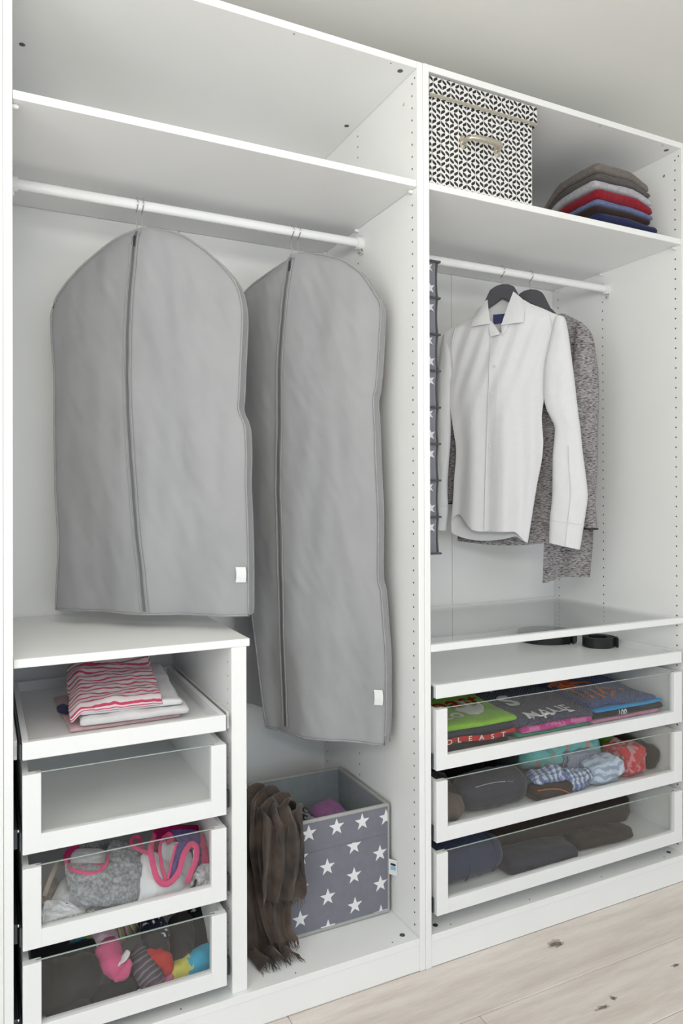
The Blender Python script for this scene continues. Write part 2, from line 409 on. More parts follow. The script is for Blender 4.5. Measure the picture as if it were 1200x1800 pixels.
# ------------------------------------------------------------------ drawers and pull-out trays
def runners(t, xl, xr, xwl, xwr, y0, zl, zh, tray=False):
    for (xd, xw, sg) in ((xl, xwl, -1), (xr, xwr, 1)):
        a, b = sorted((xd+sg*.0010, xd+sg*.0052)); c, d = sorted((xw-sg*.0006, xw-sg*(.0085 if not tray else .0075)))
        r = part('runner', box(a, b, y0+.012, .50, zl, zh, .0006), STEELD, t)
        if tray: part('rail_housing', box(c, d, .028, .53, zl-.004, zh+.004, .001), PLASTIC, t)
        else:
            part('rail_housing', box(c, d, .030, .53, zl-.002, zh, .001), STEELD, t)
            part('screw', disc((xw-sg*.0094, .036, zh-.006), (1, 0, 0), .0038, .003, 10), CHROME, r)
def drawer(label, xl, xr, xwl, xwr, yf, z0, z1, group):
    t = thing('drawer', label, 'drawer', ((xl+xr)/2, .26, z0), group); th = .019; st = .0352; rl = .0375; sd = .0115
    f = part('front_frame', boxes([(xl, xl+st, yf, yf+th, z0, z1), (xr-st, xr, yf, yf+th, z0, z1), (xl+st-.0006, xr-st+.0006, yf, yf+th, z0, z0+rl)], .0009), WHITE2, t)
    gl = part('glass_pane', box(xl+st-.006, xr-st+.006, yf+.009, yf+.0125, z0+rl-.004, z1-.0012, 0), GLASS, t)
    part('glass_edge', box(xl+st-.0065, xr-st+.0065, yf+.0088, yf+.0127, z1-.0014, z1-.0004, 0), GLASSE, gl)
    for xx in (xl+st-.005, xr-st+.005): part('groove', box(xx-.005, xx+.005, yf+.0082, yf+.0133, z1+.0001, z1+.0006, 0), SUBG, f)
    for a in (xl+.001, xr-.001-sd): part('side_board', box(a, a+sd, yf+th, .525, z0+.004, z1-.001, .001), WHITE, t)
    part('back_board', box(xl+.001+sd, xr-.001-sd, .513, .525, z0+.020, z1-.001, .001), WHITE, t)
    part('bottom_board', box(xl+.001+sd, xr-.001-sd, yf+th, .513, z0+.012, z0+.020, .0004), WHITE, t)
    runners(t, xl, xr, xwl, xwr, yf, z0+.004, z0+.042)
    return t
def tray(label, xl, xr, xwl, xwr, yf, z0, z1, group):
    t = thing('pull_out_tray', label, 'tray', ((xl+xr)/2, .26, z0), group); rm = .0125
    part('front_rim', box(xl, xr, yf, yf+rm+.003, z0, z1, .0016), WHITE2, t)
    for a in (xl, xr-rm): part('side_rim', box(a, a+rm, yf+rm+.003, .540, z0, z1-.0004, .001), WHITE2, t)
    part('back_rim', box(xl+rm, xr-rm, .528, .540, z0, z1-.0004, .001), WHITE2, t)
    part('base_board', box(xl+rm, xr-rm, yf+rm+.003, .528, z0+.002, z0+.011, .0003), WHITE2, t)
    runners(t, xl, xr, xwl, xwr, yf, z0-.001, z1-.006, True)
    return t
LX = (.0345, .4615, .018, .478); RX = (1.0300, 1.9645, 1.016, 1.978)
gL, gR = 'drawers of the left wardrobe', 'drawers of the right wardrobe'
tray('white pull-out tray holding the striped pink top', *LX, 0., .698, .734, 'pull-out trays')
drawer('empty narrow white drawer with a glass front', *LX, 0., .507, .668, gL)
drawer('narrow white glass-front drawer full of bras', *LX, 0., .313, .478, gL)
drawer('narrow white glass-front drawer full of rolled socks', *LX, 0., .1185, .284, gL)
tray('wide white pull-out tray with two coiled belts', *RX, -.005, .700, .736, 'pull-out trays')
drawer('wide white glass-front drawer full of printed T-shirts', *RX, -.005, .5115, .672, gR)
drawer('wide white glass-front drawer with jeans and mint flamingo cloth', *RX, -.005, .323, .483, gR)
drawer('lowest wide white glass-front drawer with dark trousers', *RX, -.005, .132, .294, gR)
t = thing('glass_shelf', 'pull-out clear glass shelf in a slim white frame above the belts', 'glass shelf', (1.5, .28, .823))
x0, x1 = 1.0168, 1.9772
part('front_bar', box(x0, x1, -.0015, .018, .823, .8425, .0018), WHITE2, t)
for a in (x0, x1-.014): part('side_bar', box(a, a+.014, .018, .565, .823, .8395, .001), WHITE2, t)
part('back_bar', box(x0+.014, x1-.014, .551, .565, .823, .8395, .001), WHITE2, t)
part('glass_pane', box(x0+.010, x1-.010, .014, .556, .832, .8372, 0), GLASS, t)

LBL = mat('grey_sticker', (.60, .60, .62), rough=.6, var=.35, vs_=260.)
q0, q1 = at(586, 285, x=.9795), at(604, 262, x=.9795)
lb = part('sticker', sheet(lambda u, v: (.9796, lerp(.50, .545, u), lerp(2.245, 2.31, v)), 1, 1, .0004), LBL, FL, label='small printed paper sticker')
# ------------------------------------------------------------------ hanging garments
class Hang:
    """vertical hanging plane: s to the right along the garment, d towards the viewer, z up"""
    def __init__(s, x, y, deg):
        t = math.radians(deg); s.o = Vector((x, y, 0)); s.e = Vector((math.cos(t), -math.sin(t), 0)); s.n = Vector((-math.sin(t), -math.cos(t), 0))
    def p(s, a, z, d=0.): return s.o+s.e*a+s.n*d+Vector((0, 0, z))
def rowfn(rows):
    R = sorted(rows, key=lambda r: -r[0])
    def at_t(t):
        """t from 0 (top) to 1 (bottom) by index, smooth"""
        q = t*(len(R)-1); i = min(len(R)-2, int(q)); k = q-i
        a, b, c, d = R[max(0, i-1)], R[i], R[i+1], R[min(len(R)-1, i+2)]
        return [.5*(2*b[j]+(c[j]-a[j])*k+(2*a[j]-5*b[j]+4*c[j]-d[j])*k*k+(3*b[j]-a[j]-3*c[j]+d[j])*k**3) for j in range(3)]
    return at_t
def shell(h, rows, front, back, nu, nv, zlow=None, openb=False):
    """closed garment body: front and back cloth meeting at the outline"""
    fn = rowfn(rows); g = G()
    def row(t, u, which):
        z, a, b = fn(t); s_ = lerp(a, b, u)
        if zlow: z = zlow(z, t, u, which)
        return h.p(s_, z, (front if which else back)(s_, z, u, t))
    for w_ in (1, 0):
        for j in range(nv+1):
            for i in range(nu+1): g.add(row(j/nv, i/nu, w_), (i/nu, j/nv))
    n1 = (nu+1)*(nv+1)
    for j in range(nv):
        for i in range(nu):
            a = j*(nu+1)+i; g.f.append((a, a+1, a+nu+2, a+nu+1)); g.f.append((a+n1, a+nu+1+n1, a+nu+2+n1, a+1+n1))
    rim = [i for i in range(nu+1)]+[j*(nu+1)+nu for j in range(1, nv+1)]+[nv*(nu+1)+i for i in range(nu-1, -1, -1)]+[j*(nu+1) for j in range(nv-1, 0, -1)]
    for k in range(len(rim)):
        a, b = rim[k], rim[(k+1) % len(rim)]
        if openb and ((a >= nv*(nu+1) and b >= nv*(nu+1)) or (a <= nu and b <= nu)): continue
        g.f.append((b, a, a+n1, b+n1))
    return g, row

BAG = mat('grey_bag_fabric', (.335, .335, .345), rough=.55, var=.03, vs_=7., bump=.55, bs=26., spec=.35, sheen=.1)
PIPE = mat('grey_bag_piping', (.315, .315, .32), rough=.7, var=.05)
ZIPT = mat('dark_zip_tape', (.13, .13, .135), rough=.7); ZIPM = mat('zip_metal', (.09, .09, .095), rough=.35, metal=.8)
TAGM = mat('white_care_label', (.80, .80, .80), rough=.7, var=.04, vs_=300.)
def hook(parent, h, s0, zr, ztop, d=0., r=.0016, rr=.0145, mt=None):
    """wire hook over the rail (rail runs along X at RY, RZ) coming down to ztop"""
    c = Vector((h.o.x+s0, RY, zr)); pts = []
    for k in range(0, 15):
        an = math.radians(215-k*17.5+0); pts.append(c+Vector((0, -math.cos(an)*rr*1.02, math.sin(an)*(rr*1.12)+.002)))
    end = Vector((c.x, RY, zr-.022)); pts = pts[::-1] if False else pts
    pts += [Vector((c.x, RY+.006, zr-.018)), Vector((c.x, RY+.001, zr-.030)), Vector((c.x, RY, ztop))]
    return part('hook', tube(pts, r, 8), mt or CHROME, parent)
HTOP = [(0, .000), (.020, -.003), (.039, -.014), (.050, -.036), (.062, -.064), (.085, -.090), (.11, -.110), (.15, -.135), (.20, -.162)]
HBOT = [(0, -.044), (.023, -.058), (.047, -.072), (.062, -.090), (.085, -.116), (.11, -.134), (.15, -.156), (.20, -.178)]
def tab(T, x):
    for (a, b), (c, d) in zip(T, T[1:]):
        if x <= c: return lerp(b, d, (x-a)/(c-a))
    return T[-1][1]
def hanger_profile(w, zc, drop, thk, dip):
    q = [k/24*w for k in range(-24, 25)]
    if thk < .04: return [(s_, zc-drop*(abs(s_)/w)**1.35) for s_ in q], [(s_, zc-drop*(abs(s_)/w)**1.35-lerp(thk, .012, abs(s_)/w)) for s_ in q]
    return [(s_, zc+tab(HTOP, abs(s_))) for s_ in q], [(s_, zc+tab(HBOT, abs(s_))) for s_ in q]
def hanger_body(h, zc, w, drop, thk, depth, tilt=0.):
    top, bot = hanger_profile(w, zc, drop, thk, 0); g = G(); n = len(top)
    for (d, k) in ((depth/2, 0), (-depth/2, 1)):
        for L_ in (top, bot):
            for (s_, z) in L_: g.add(h.p(s_, z+tilt*s_, d))
    o2 = 2*n
    for i in range(n-1):
        g.f.append((i+n, i+n+1, i+1, i)); g.f.append((o2+i, o2+i+1, o2+i+n+1, o2+i+n))
        g.f.append((i, i+1, o2+i+1, o2+i)); g.f.append((i+n, o2+i+n, o2+i+n+1, i+n+1))
    g.f.append((0, o2, o2+n, n)); g.f.append((n-1, 2*n-1, o2+2*n-1, o2+n-1))
    return g
HANGW = mat('charcoal_hanger_wood', (.045, .045, .055), rough=.5, var=.1, vs_=20., spec=.4)
for lab, x_, deg, s0 in (('front hanger hook over the short garment bag', .34, 38, -.020), ('rear hanger hook over the short garment bag', .34, 38, -.006), ('front hanger hook over the long garment bag', .756, 50, -.004), ('rear hanger hook over the long garment bag', .756, 50, .016)):
    h = Hang(x_+s0*.0, RY, deg); t = thing('coat_hanger', lab, 'coat hanger', (x_, RY, 1.85), 'hangers inside the garment bags')
    hook(t, h, s0, RZ, 1.885)
    dd = .012 if 'front' in lab else -.012
    h2 = Hang(x_+dd*-.6, RY+dd*-.7, deg); part('shoulder', hanger_body(h2, 1.885, .165 if x_ < .5 else .075, .065 if x_ < .5 else .04, .028, .010), HANGW, t)

def garment_bag(label, h, rows, zip_path, tagpos, seed, thick, lfold=None, hs=()):
    t = thing('garment_bag', label, 'garment bag', h.p(0, min(r[0] for r in rows)), 'garment bags')
    def wr(s_, z):
        a = .0075*nz(s_*9+seed, z*1.7, seed)+.0045*nz(s_*22, z*5+seed, 3.)+.0018*nz(s_*45+z*20, z*16, seed+4)
        a += .006*math.exp(-((s_-.06*math.sin(z*3+seed))/.035)**2)*nz(z*2.2, seed, 8.)
        return a
    def front(s_, z, u, t_):
        e = min(u, 1-u)*2; q = (1-(1-min(1, e*1.0))**2.2); top = sstep(0, .18, t_)
        d = thick*(.55+.75*q*lerp(.45, 1, top))+wr(s_, z)*(.35+.65*sstep(0, .25, e))
        d += .010*sstep(.75, 1, t_)*math.sin(s_*26+seed)*sstep(0, .3, e)
        if lfold: d -= lfold*(sstep(.42, 0, u)**1.6)*lerp(1, .15, sstep(.55, 1, t_))
        return d
    def back(s_, z, u, t_):
        e = min(u, 1-u)*2; q = 1-(1-min(1, e))**2.5
        d = -thick*(.55+.35*q)+.6*wr(s_+.3, z)
        if lfold: d -= lfold*(sstep(.42, 0, u)**1.6)
        return d
    g, row = shell(h, rows, front, back, 64, 120)
    body = part('body', g, BAG, t)
    # piping along both seams
    for w_, dz in ((1, .002), (0, -.002)):
        P = [row(j/120, 0, w_) for j in range(120, -1, -2)]+[row(j/120, 1, w_) for j in range(0, 121, 2)]
        P += [row(1, 1-k/24, w_) for k in range(1, 24)]
        part('piping', tube([p+h.n*dz for p in P], .0028, 6, closed=True), PIPE, body)
    # long zip: tape with raised lips and a dark chain
    fn = rowfn(rows); zt = []
    import bisect
    zs = [(j/200, fn(j/200)) for j in range(201)]
    def surf(s_, z):
        k = min(zs, key=lambda q: abs(q[1][0]-z)); tt = k[0]; u = (s_-k[1][1])/max(1e-4, k[1][2]-k[1][1]); return front(s_, z, min(1, max(0, u)), tt)
    zp = spline([(a, b, 0) for (a, b) in zip_path], 10)
    def strip(wd, off, nn=4):
        g = G()
        for j, q in enumerate(zp):
            for k in range(nn+1):
                a = q.x+(k/nn-.5)*wd; g.add(h.p(a, q.y, surf(a, q.y)+off), (k/nn, j/len(zp)))
        for j in range(len(zp)-1):
            for k in range(nn): a = j*(nn+1)+k; g.f.append((a, a+1, a+nn+2, a+nn+1))
        return g
    z_ = part('zip_tape', strip(.022, .0016), BAG, t)
    part('zip_chain', strip(.0070, .0030, 2), ZIPT, z_)
    for sd in (-1, 1):
        part('zip_lip', tube([h.p(q.x+sd*.0085, q.y, surf(q.x+sd*.0085, q.y)+.0026) for q in zp], .0021, 6), PIPE, z_)
    q = zp[3]; part('zip_slider', tube([h.p(q.x, q.y, surf(q.x, q.y)+.006), h.p(q.x+.001, q.y-.016, surf(q.x, q.y-.016)+.006), h.p(q.x+.001, q.y-.026, surf(q.x, q.y-.026)+.006)], [.004, .0045, .003], 8, flat=.6), ZIPM, z_)
    a, b, c, d = tagpos
    g = grid(lambda u, v: h.p(lerp(a, b, u)+.003*math.sin(v*3), lerp(d, c, v), surf(lerp(a, b, u), lerp(d, c, v))+.004+.002*math.sin(v*PI)), 5, 6); part('care_label', g, TAGM, t)
    return t
BAG1 = [(1.919, 0.000, 0.020), (1.913, -0.028, 0.051), (1.902, -0.063, 0.09), (1.887, -0.092, 0.122), (1.87, -0.120, 0.147), (1.845, -0.156, 0.18), (1.816, -0.191, 0.211), (1.786, -0.220, 0.238), (1.758, -0.242, 0.256), (1.722, -0.256, 0.267), (1.685, -0.258, 0.272), (1.627, -0.255, 0.27), (1.555, -0.249, 0.266), (1.483, -0.249, 0.263), (1.447, -0.249, 0.261), (1.407, -0.249, 0.277), (1.338, -0.248, 0.281), (1.266, -0.247, 0.280), (1.194, -0.243, 0.283), (1.122, -0.238, 0.285), (1.05, -0.24, 0.286), (0.992, -0.243, 0.286), (0.938, -0.245, 0.286)]
h1 = Hang(.34, .3, 38)
garment_bag('shorter grey zipped garment bag hanging above the divider top', h1, BAG1,
    [(-.006, 1.908), (-.012, 1.84), (-.020, 1.76), (-.027, 1.66), (-.029, 1.55), (-.024, 1.41), (-.014, 1.27), (-.002, 1.15), (.013, 1.05), (.024, .945)], (.255, .279, 1.020, 1.058), 1.3, .030)
BAG2 = [(1.913, -0.010, 0.03), (1.905, -0.035, 0.081), (1.892, -0.065, 0.12), (1.875, -0.10, 0.162), (1.857, -0.135, 0.186), (1.836, -0.165, 0.211), (1.804, -0.195, 0.235), (1.771, -0.21, 0.255), (1.747, -0.215, 0.268), (1.708, -0.215, 0.270), (1.66, -0.215, 0.267), (1.582, -0.21, 0.262), (1.519, -0.205, 0.256), (1.488, -0.20, 0.249), (1.425, -0.20, 0.253), (1.347, -0.195, 0.255), (1.268, -0.19, 0.258), (1.189, -0.18, 0.262), (1.095, -0.17, 0.261), (1.009, -0.155, 0.261), (0.978, -0.15, 0.269), (0.893, -0.135, 0.275), (0.799, -0.12, 0.282), (0.722, -0.108, 0.282), (0.645, -0.097, 0.282), (0.572, -0.085, 0.277)]
h2 = Hang(.756, .3, 50)
garment_bag('longer grey zipped garment bag hanging above the star box', h2, BAG2,
    [(.010, 1.900), (.002, 1.84), (-.006, 1.79), (-.024, 1.60), (-.027, 1.42), (-.030, 1.25), (-.024, 1.13), (-.022, .95), (-.019, .72), (-.016, .588)], (.250, .273, .678, .718), 6.1, .030, lfold=.030)
part('rear_gusset', sheet(lambda u, v: h2.p(lerp(-.225, -.02, u), lerp(1.30, .605, v), -.062-.012*math.sin(u*9)+.004*nz(u*8, v*5)), 14, 24, .002), BAG, [o for o in bpy.data.objects if o.name == 'garment_bag.001'][0])

# -- white shirt on a charcoal hanger
SHIRT = cloth('white_shirt_cotton', (.74, .735, .745), var=.01, bump=.05, bs=120., sheen=.05)
BTN = mat('cream_button', (.60, .56, .46), rough=.3, var=.03)
NAVYL = mat('navy_neck_label', (.012, .022, .12), rough=.6, var=.3, vs_=400.)
hs = Hang(1.5, .3, 42); TILT = .075
t = thing('coat_hanger', 'charcoal wooden hanger inside the white shirt', 'coat hanger', (1.5, .3, 1.85), 'charcoal wooden hangers')
part('shoulder_bar', hanger_body(hs, 1.928, .185, .118, .044, .016, TILT), HANGW, t); hook(t, hs, .0, RZ-.012, 1.915, r=.0018, rr=.0135)
sh = thing('shirt', 'white long-sleeved button-up shirt on a charcoal hanger', 'shirt', (1.5, .3, 1.07))
SHB = [(1.858, -.066, .070), (1.845, -.086, .090), (1.829, -.120, .125), (1.813, -.150, .155), (1.797, -.182, .180), (1.765, -.191, .177), (1.724, -.184, .168), (1.686, -.176, .155), (1.647, -.169, .143), (1.618, -.172, .136), (1.554, -.172, .132), (1.488, -.164, .124), (1.452, -.159, .125), (1.405, -.152, .128), (1.36, -.152, .125), (1.315, -.156, .118), (1.274, -.159, .109), (1.218, -.161, .098), (1.159, -.165, .087), (1.113, -.169, .078)]
def hemcurve(z, t_, u, w_):
    z = z+TILT*(u-.5)*.35*(1-t_)
    k = sstep(.80, 1, t_)
    return z+(k*(.055*math.exp(-((u-.10)/.13)**2)+.004+.0*u) if w_ else -k*(.035*math.sin(PI*min(1, u*1.05))**.7*(1-u*.3)))-k*.035*sstep(.82, 1, u)
_shf = rowfn(SHB)
def neckhem(z, t_, u, w_):
    z2 = hemcurve(z, t_, u, w_)
    if w_ and t_ < .5:
        _, a, b = _shf(t_); s_ = lerp(a, b, u); z2 = min(z2, 1.752+abs(s_+.010)/.060*.098)
    return z2
def sh_front(s_, z, u, t_):
    e = min(u, 1-u)*2; q = 1-(1-min(1, e))**2.2; low = sstep(1.75, 1.25, z)
    d = .006+lerp(.022, .034, low)*q
    d += low*(.0115*math.sin(s_*58+1.2+.8*nz(z*2, 3))*sstep(0, .35, e)+.005*nz(s_*30, z*1.2, 5.))+.003*nz(s_*14, z*4, 9.)
    d += sstep(1.84, 1.75, z)*sstep(1.4, 1.75, z)*.0035*math.sin((s_-.35*(z-1.8))*120)*sstep(.05, .2, e)
    return d
def sh_back(s_, z, u, t_):
    e = min(u, 1-u)*2; return -.006-.022*(1-(1-min(1, e))**2.2)+.004*math.sin(s_*44+z)*sstep(1.7, 1.2, z)
g, shrow = shell(hs, SHB, sh_front, sh_back, 72, 90, neckhem, True)
body = part('body', g, SHIRT, sh)
def sleeve(rows, dc, rad, cuff, name, seed, tl=0., mt=SHIRT, par=None, ln=(30, 60)):
    fr = lambda s_, z, u, t_: dc+rad*math.sqrt(max(0, 1-(2*u-1)**2))*(.55+.45*sstep(0, .15, t_))+.004*nz(s_*22+seed, z*6, seed)+.0035*nz(s_*40, z*22+seed, 2.)*math.sin(PI*u)
    bk = lambda s_, z, u, t_: dc-rad*math.sqrt(max(0, 1-(2*u-1)**2))*.8
    g, r = shell(hs if par is None else par[1], rows, fr, bk, ln[0], ln[1], (lambda z, t_, u, w_: z+tl*(u-.5)*sstep(.7, 1, t_)))
    return part(name, g, mt, sh if par is None else par[0]), r
SHR = [(1.808, .168, .186), (1.798, .164, .198), (1.748, .152, .207), (1.707, .143, .212), (1.657, .133, .218), (1.598, .130, .225), (1.547, .131, .230), (1.51, .139, .234), (1.481, .152, .237), (1.453, .163, .241), (1.418, .162, .244), (1.365, .157, .249), (1.308, .156, .256), (1.239, .155, .263), (1.199, .152, .259), (1.16, .148, .253), (1.117, .146, .246), (1.072, .144, .239)]
s1, r1 = sleeve(SHR, .012, .024, .08, 'sleeve', 2., -.02)
SHL = [(1.776, -.196, -.165), (1.735, -.203, -.160), (1.696, -.207, -.158), (1.652, -.212, -.160), (1.601, -.214, -.165), (1.543, -.216, -.167), (1.499, -.218, -.168), (1.418, -.222, -.171), (1.352, -.224, -.176), (1.281, -.226, -.181), (1.237, -.227, -.181), (1.189, -.228, -.180), (1.119, -.230, -.187)]
s2, r2 = sleeve(SHL, -.006, .020, .08, 'sleeve', 4., -.004)
for s_, r_ in ((s1, r1), (s2, r2)):
    P = [r_(.90, k/14, 1)+hs.n*.0006 for k in range(15)]; part('cuff_seam', tube(P, .0012, 5), SHIRT, s_)
P = [r1(lerp(.62, 1, k/12), .52, 1)+hs.n*.001 for k in range(13)]; part('cuff_placket', tube(P, .0022, 6), SHIRT, s1)
for k, (a, b) in enumerate(((1, .176), (-1, -.183))):   # armhole seams
    P = [hs.p(lerp(a*.150, b*.86, q)+a*.010*math.sin(q*PI), lerp(1.805+a*TILT*.15, 1.66, q), sh_front(lerp(a*.150, b*.86, q), lerp(1.80, 1.66, q), .5+a*.40, .3)+.0004) for q in [i/12 for i in range(13)]]
    part('armhole_seam', tube(P, .0013, 5), SHIRT, body)
# front placket with buttons
PL_ = [(-.022, 1.748), (-.024, 1.70), (-.027, 1.65), (-.033, 1.50), (-.038, 1.38), (-.042, 1.25), (-.045, 1.119)]
def pc(z):
    for (a, b), (c, d) in zip(PL_, PL_[1:]):
        if z <= b and z >= d: return lerp(a, c, (b-z)/(b-d))
    return PL_[0][0] if z > PL_[0][1] else PL_[-1][0]
def shs(s_, z):
    R = sorted(SHB, key=lambda r: -r[0])
    for r0, r1_ in zip(R, R[1:]):
        if z <= r0[0] and z >= r1_[0]:
            k = (r0[0]-z)/(r0[0]-r1_[0]); a = lerp(r0[1], r1_[1], k); b = lerp(r0[2], r1_[2], k); return sh_front(s_, z, (s_-a)/(b-a), .5)
    return sh_front(s_, z, .45, .9)
g = sheet(lambda u, v: hs.p(pc(lerp(1.748, 1.119, v))+lerp(-.0135, .0135, u), lerp(1.748, 1.121, v), shs(pc(lerp(1.748, 1.119, v))+lerp(-.0135, .0135, u), lerp(1.748, 1.119, v))+.0022), 6, 60, .002); pk = part('placket', g, SHIRT, sh)
for z in (1.735, 1.654, 1.565, 1.48, 1.394, 1.30):
    c = hs.p(pc(z)+.001, z, shs(pc(z), z)+.0036); part('button', disc(c, hs.n, .0058, .0026, 14), BTN, pk)
# collar: two leaves, stand and inside of the back neck
def quadleaf(P, d, bow, th=.0022):
    def f(u, v):
        a = Vector((lerp(P[0][0], P[1][0], u), lerp(P[0][1], P[1][1], u), 0)); b = Vector((lerp(P[3][0], P[2][0], u), lerp(P[3][1], P[2][1], u), 0)); q = a.lerp(b, v)
        return hs.p(q.x, q.y, lerp(d[0], d[1], v)+bow*math.sin(PI*v)+bow*.5*math.sin(PI*u))
    return sheet(f, 14, 14, th)
part('collar_leaf', quadleaf([(-.047, 1.884), (-.086, 1.842), (-.097, 1.788), (-.036, 1.794)], (.006, .036), .008), SHIRT, sh)
part('collar_leaf', quadleaf([(.036, 1.900), (.074, 1.862), (.068, 1.790), (-.001, 1.785)], (.006, .040), .008), SHIRT, sh)
part('collar_stand', quadleaf([(-.050, 1.815), (-.030, 1.800), (-.004, 1.757), (-.034, 1.752)], (.020, .034), .003), SHIRT, sh)
part('collar_stand', quadleaf([(-.002, 1.792), (.026, 1.800), (.012, 1.768), (.003, 1.749)], (.030, .038), .003), SHIRT, sh)
def inner(u, v):
    an = lerp(-1.25, 1.25, u); s_ = math.sin(an)*.062; return hs.p(s_-.006, lerp(1.888-.030*abs(2*u-1)**2, 1.770, v), -.030*math.cos(an)+.002)
ib = part('neck_lining', sheet(inner, 24, 8, .002), SHIRT, sh)
part('neck_label', sheet(lambda u, v: hs.p(lerp(-.030, .012, u), lerp(1.836, 1.806, v), -.0175), 2, 2, .001), NAVYL, ib)

# -- melange grey cardigan behind it
CARD = cloth('melange_knit', (.055, .05, .053), col2=(.40, .375, .38), vs_=16., stretch=(6, 6, 26), bump=.5, bs=30., detail=6., lo=.34, hi=.60)
CARDD = mat('black_cuff_lining', (.02, .02, .022), rough=.9)
hc = Hang(1.62, .3, 40)
t = thing('coat_hanger', 'charcoal wooden hanger inside the grey melange cardigan', 'coat hanger', (1.62, .3, 1.85), 'charcoal wooden hangers')
part('shoulder_bar', hanger_body(hc, 1.926, .170, .122, .044, .016), HANGW, t); hook(t, hc, .0, RZ-.012, 1.915, r=.0018, rr=.0135)
ct = thing('cardigan', 'grey melange knit cardigan hanging behind the white shirt', 'cardigan', (1.62, .3, .95))
CB = [(1.838, -.122, .108), (1.831, -.135, .120), (1.818, -.152, .142), (1.806, -.165, .157), (1.780, -.185, .172), (1.754, -.195, .170), (1.698, -.190, .158), (1.64, -.185, .150), (1.563, -.185, .140), (1.468, -.19, .135), (1.371, -.205, .125), (1.275, -.22, .11), (1.179, -.235, .10), (1.121, -.242, .09), (1.079, -.245, .08)]
kn = lambda s_, z, sd: .006*nz(s_*16+sd, z*2.2, sd)+.0025*nz(s_*50, z*60, 3.)
g, _ = shell(hc, CB, lambda s_, z, u, t_: .004+.016*math.sin(PI*u)**.6+kn(s_, z, 1.), lambda s_, z, u, t_: -.006-.016*math.sin(PI*u)**.6, 48, 70, lambda z, t_, u, w_: z-.012*math.sin(PI*u)*sstep(.8, 1, t_)); part('body', g, CARD, ct)
CRr = [(1.802, .146, .160), (1.780, .142, .180), (1.757, .140, .194), (1.724, .136, .201), (1.683, .132, .206), (1.644, .124, .211), (1.585, .112, .214), (1.534, .108, .213), (1.478, .106, .211), (1.403, .108, .210), (1.329, .115, .209), (1.23, .132, .202), (1.18, .147, .203), (1.127, .160, .207)]
s_, r_ = sleeve(CRr, .022, .022, .0, 'sleeve', 7., .0, CARD, (ct, hc))
part('cuff_opening', tube([r_(1, k/10, 1)-Vector((0, 0, .002)) for k in range(11)], .003, 6), CARDD, s_)
CLr = [(1.770, -.195, -.165), (1.746, -.230, -.175), (1.668, -.250, -.19), (1.571, -.262, -.20), (1.473, -.268, -.21), (1.375, -.272, -.225), (1.276, -.277, -.24), (1.21, -.280, -.248)]
s_, r_ = sleeve(CLr, .002, .018, .0, 'sleeve', 11., .0, CARD, (ct, hc))
part('cuff_opening', tube([r_(1, k/10, 1)-Vector((0, 0, .002)) for k in range(11)], .003, 6), CARDD, s_)
CTr = [(1.60, .03, .18), (1.45, .04, .19), (1.368, .045, .198), (1.273, .044, .199), (1.179, .043, .200), (1.103, .042, .199), (1.028, .039, .194), (.962, .036, .188)]
g, _ = shell(hc, CTr, lambda s_, z, u, t_: -.020+.010*math.sin(u*11+1)*sstep(0, .5, t_)+kn(s_, z, 4.), lambda s_, z, u, t_: -.030+.010*math.sin(u*11+1)*sstep(0, .5, t_), 36, 50, lambda z, t_, u, w_: z-.022*sstep(.75, 1, t_)*sstep(.55, .0, u)); part('front_tail', g, CARD, ct)

# -- hanging organiser with stars at the left end of the right rail
ORG = cloth('organiser_grey', (.25, .25, .29), var=.04, bump=.1); STARW = mat('white_star_print', (.82, .82, .84), rough=.7, var=.02)
ORGT = cloth('organiser_trim', (.10, .10, .105), var=.05)
def star_pts(cx, cy, R, rot=PI/2): return [(cx+(R if k % 2 == 0 else R*.40)*math.cos(rot+k*PI/5), cy+(R if k % 2 == 0 else R*.40)*math.sin(rot+k*PI/5)) for k in range(10)]
def clip(poly, x0, x1, y0, y1):
    def cut(P, ins, inter):
        out = []
        for i in range(len(P)):
            a, b = P[i-1], P[i]
            if ins(b):
                if not ins(a): out.append(inter(a, b))
                out.append(b)
            elif ins(a): out.append(inter(a, b))
        return out
    def ix(c): return lambda a, b: (c, a[1]+(b[1]-a[1])*(c-a[0])/(b[0]-a[0]))
    def iy(c): return lambda a, b: (a[0]+(b[0]-a[0])*(c-a[1])/(b[1]-a[1]), c)
    for ins, it in ((lambda p: p[0] >= x0, ix(x0)), (lambda p: p[0] <= x1, ix(x1)), (lambda p: p[1] >= y0, iy(y0)), (lambda p: p[1] <= y1, iy(y1))):
        poly = cut(poly, ins, it)
        if not poly: return []
    return poly
def star(cx, cy, R, rect, fn, parent, rot=PI/2):
    g = G(); S_ = star_pts(cx, cy, R, rot)
    for i in range(5):   # five kites
        tri = [(cx, cy), S_[2*i-1], S_[2*i], S_[2*i+1]]; c = clip(tri, *rect)
        if len(c) > 2: k = [g.add(fn(*p)) for p in c]; g.f.append(tuple(k))
    if g.f: part('star_print', g, STARW, parent)
og = thing('hanging_organiser', 'grey star printed hanging organiser with eight fabric compartments beside the shirt', 'organiser', (1.10, .3, 1.05))
ox0, ox1, oy0, oy1 = 1.035, 1.180, .205, .395
zs_ = [1.930-.1085*k for k in range(9)]
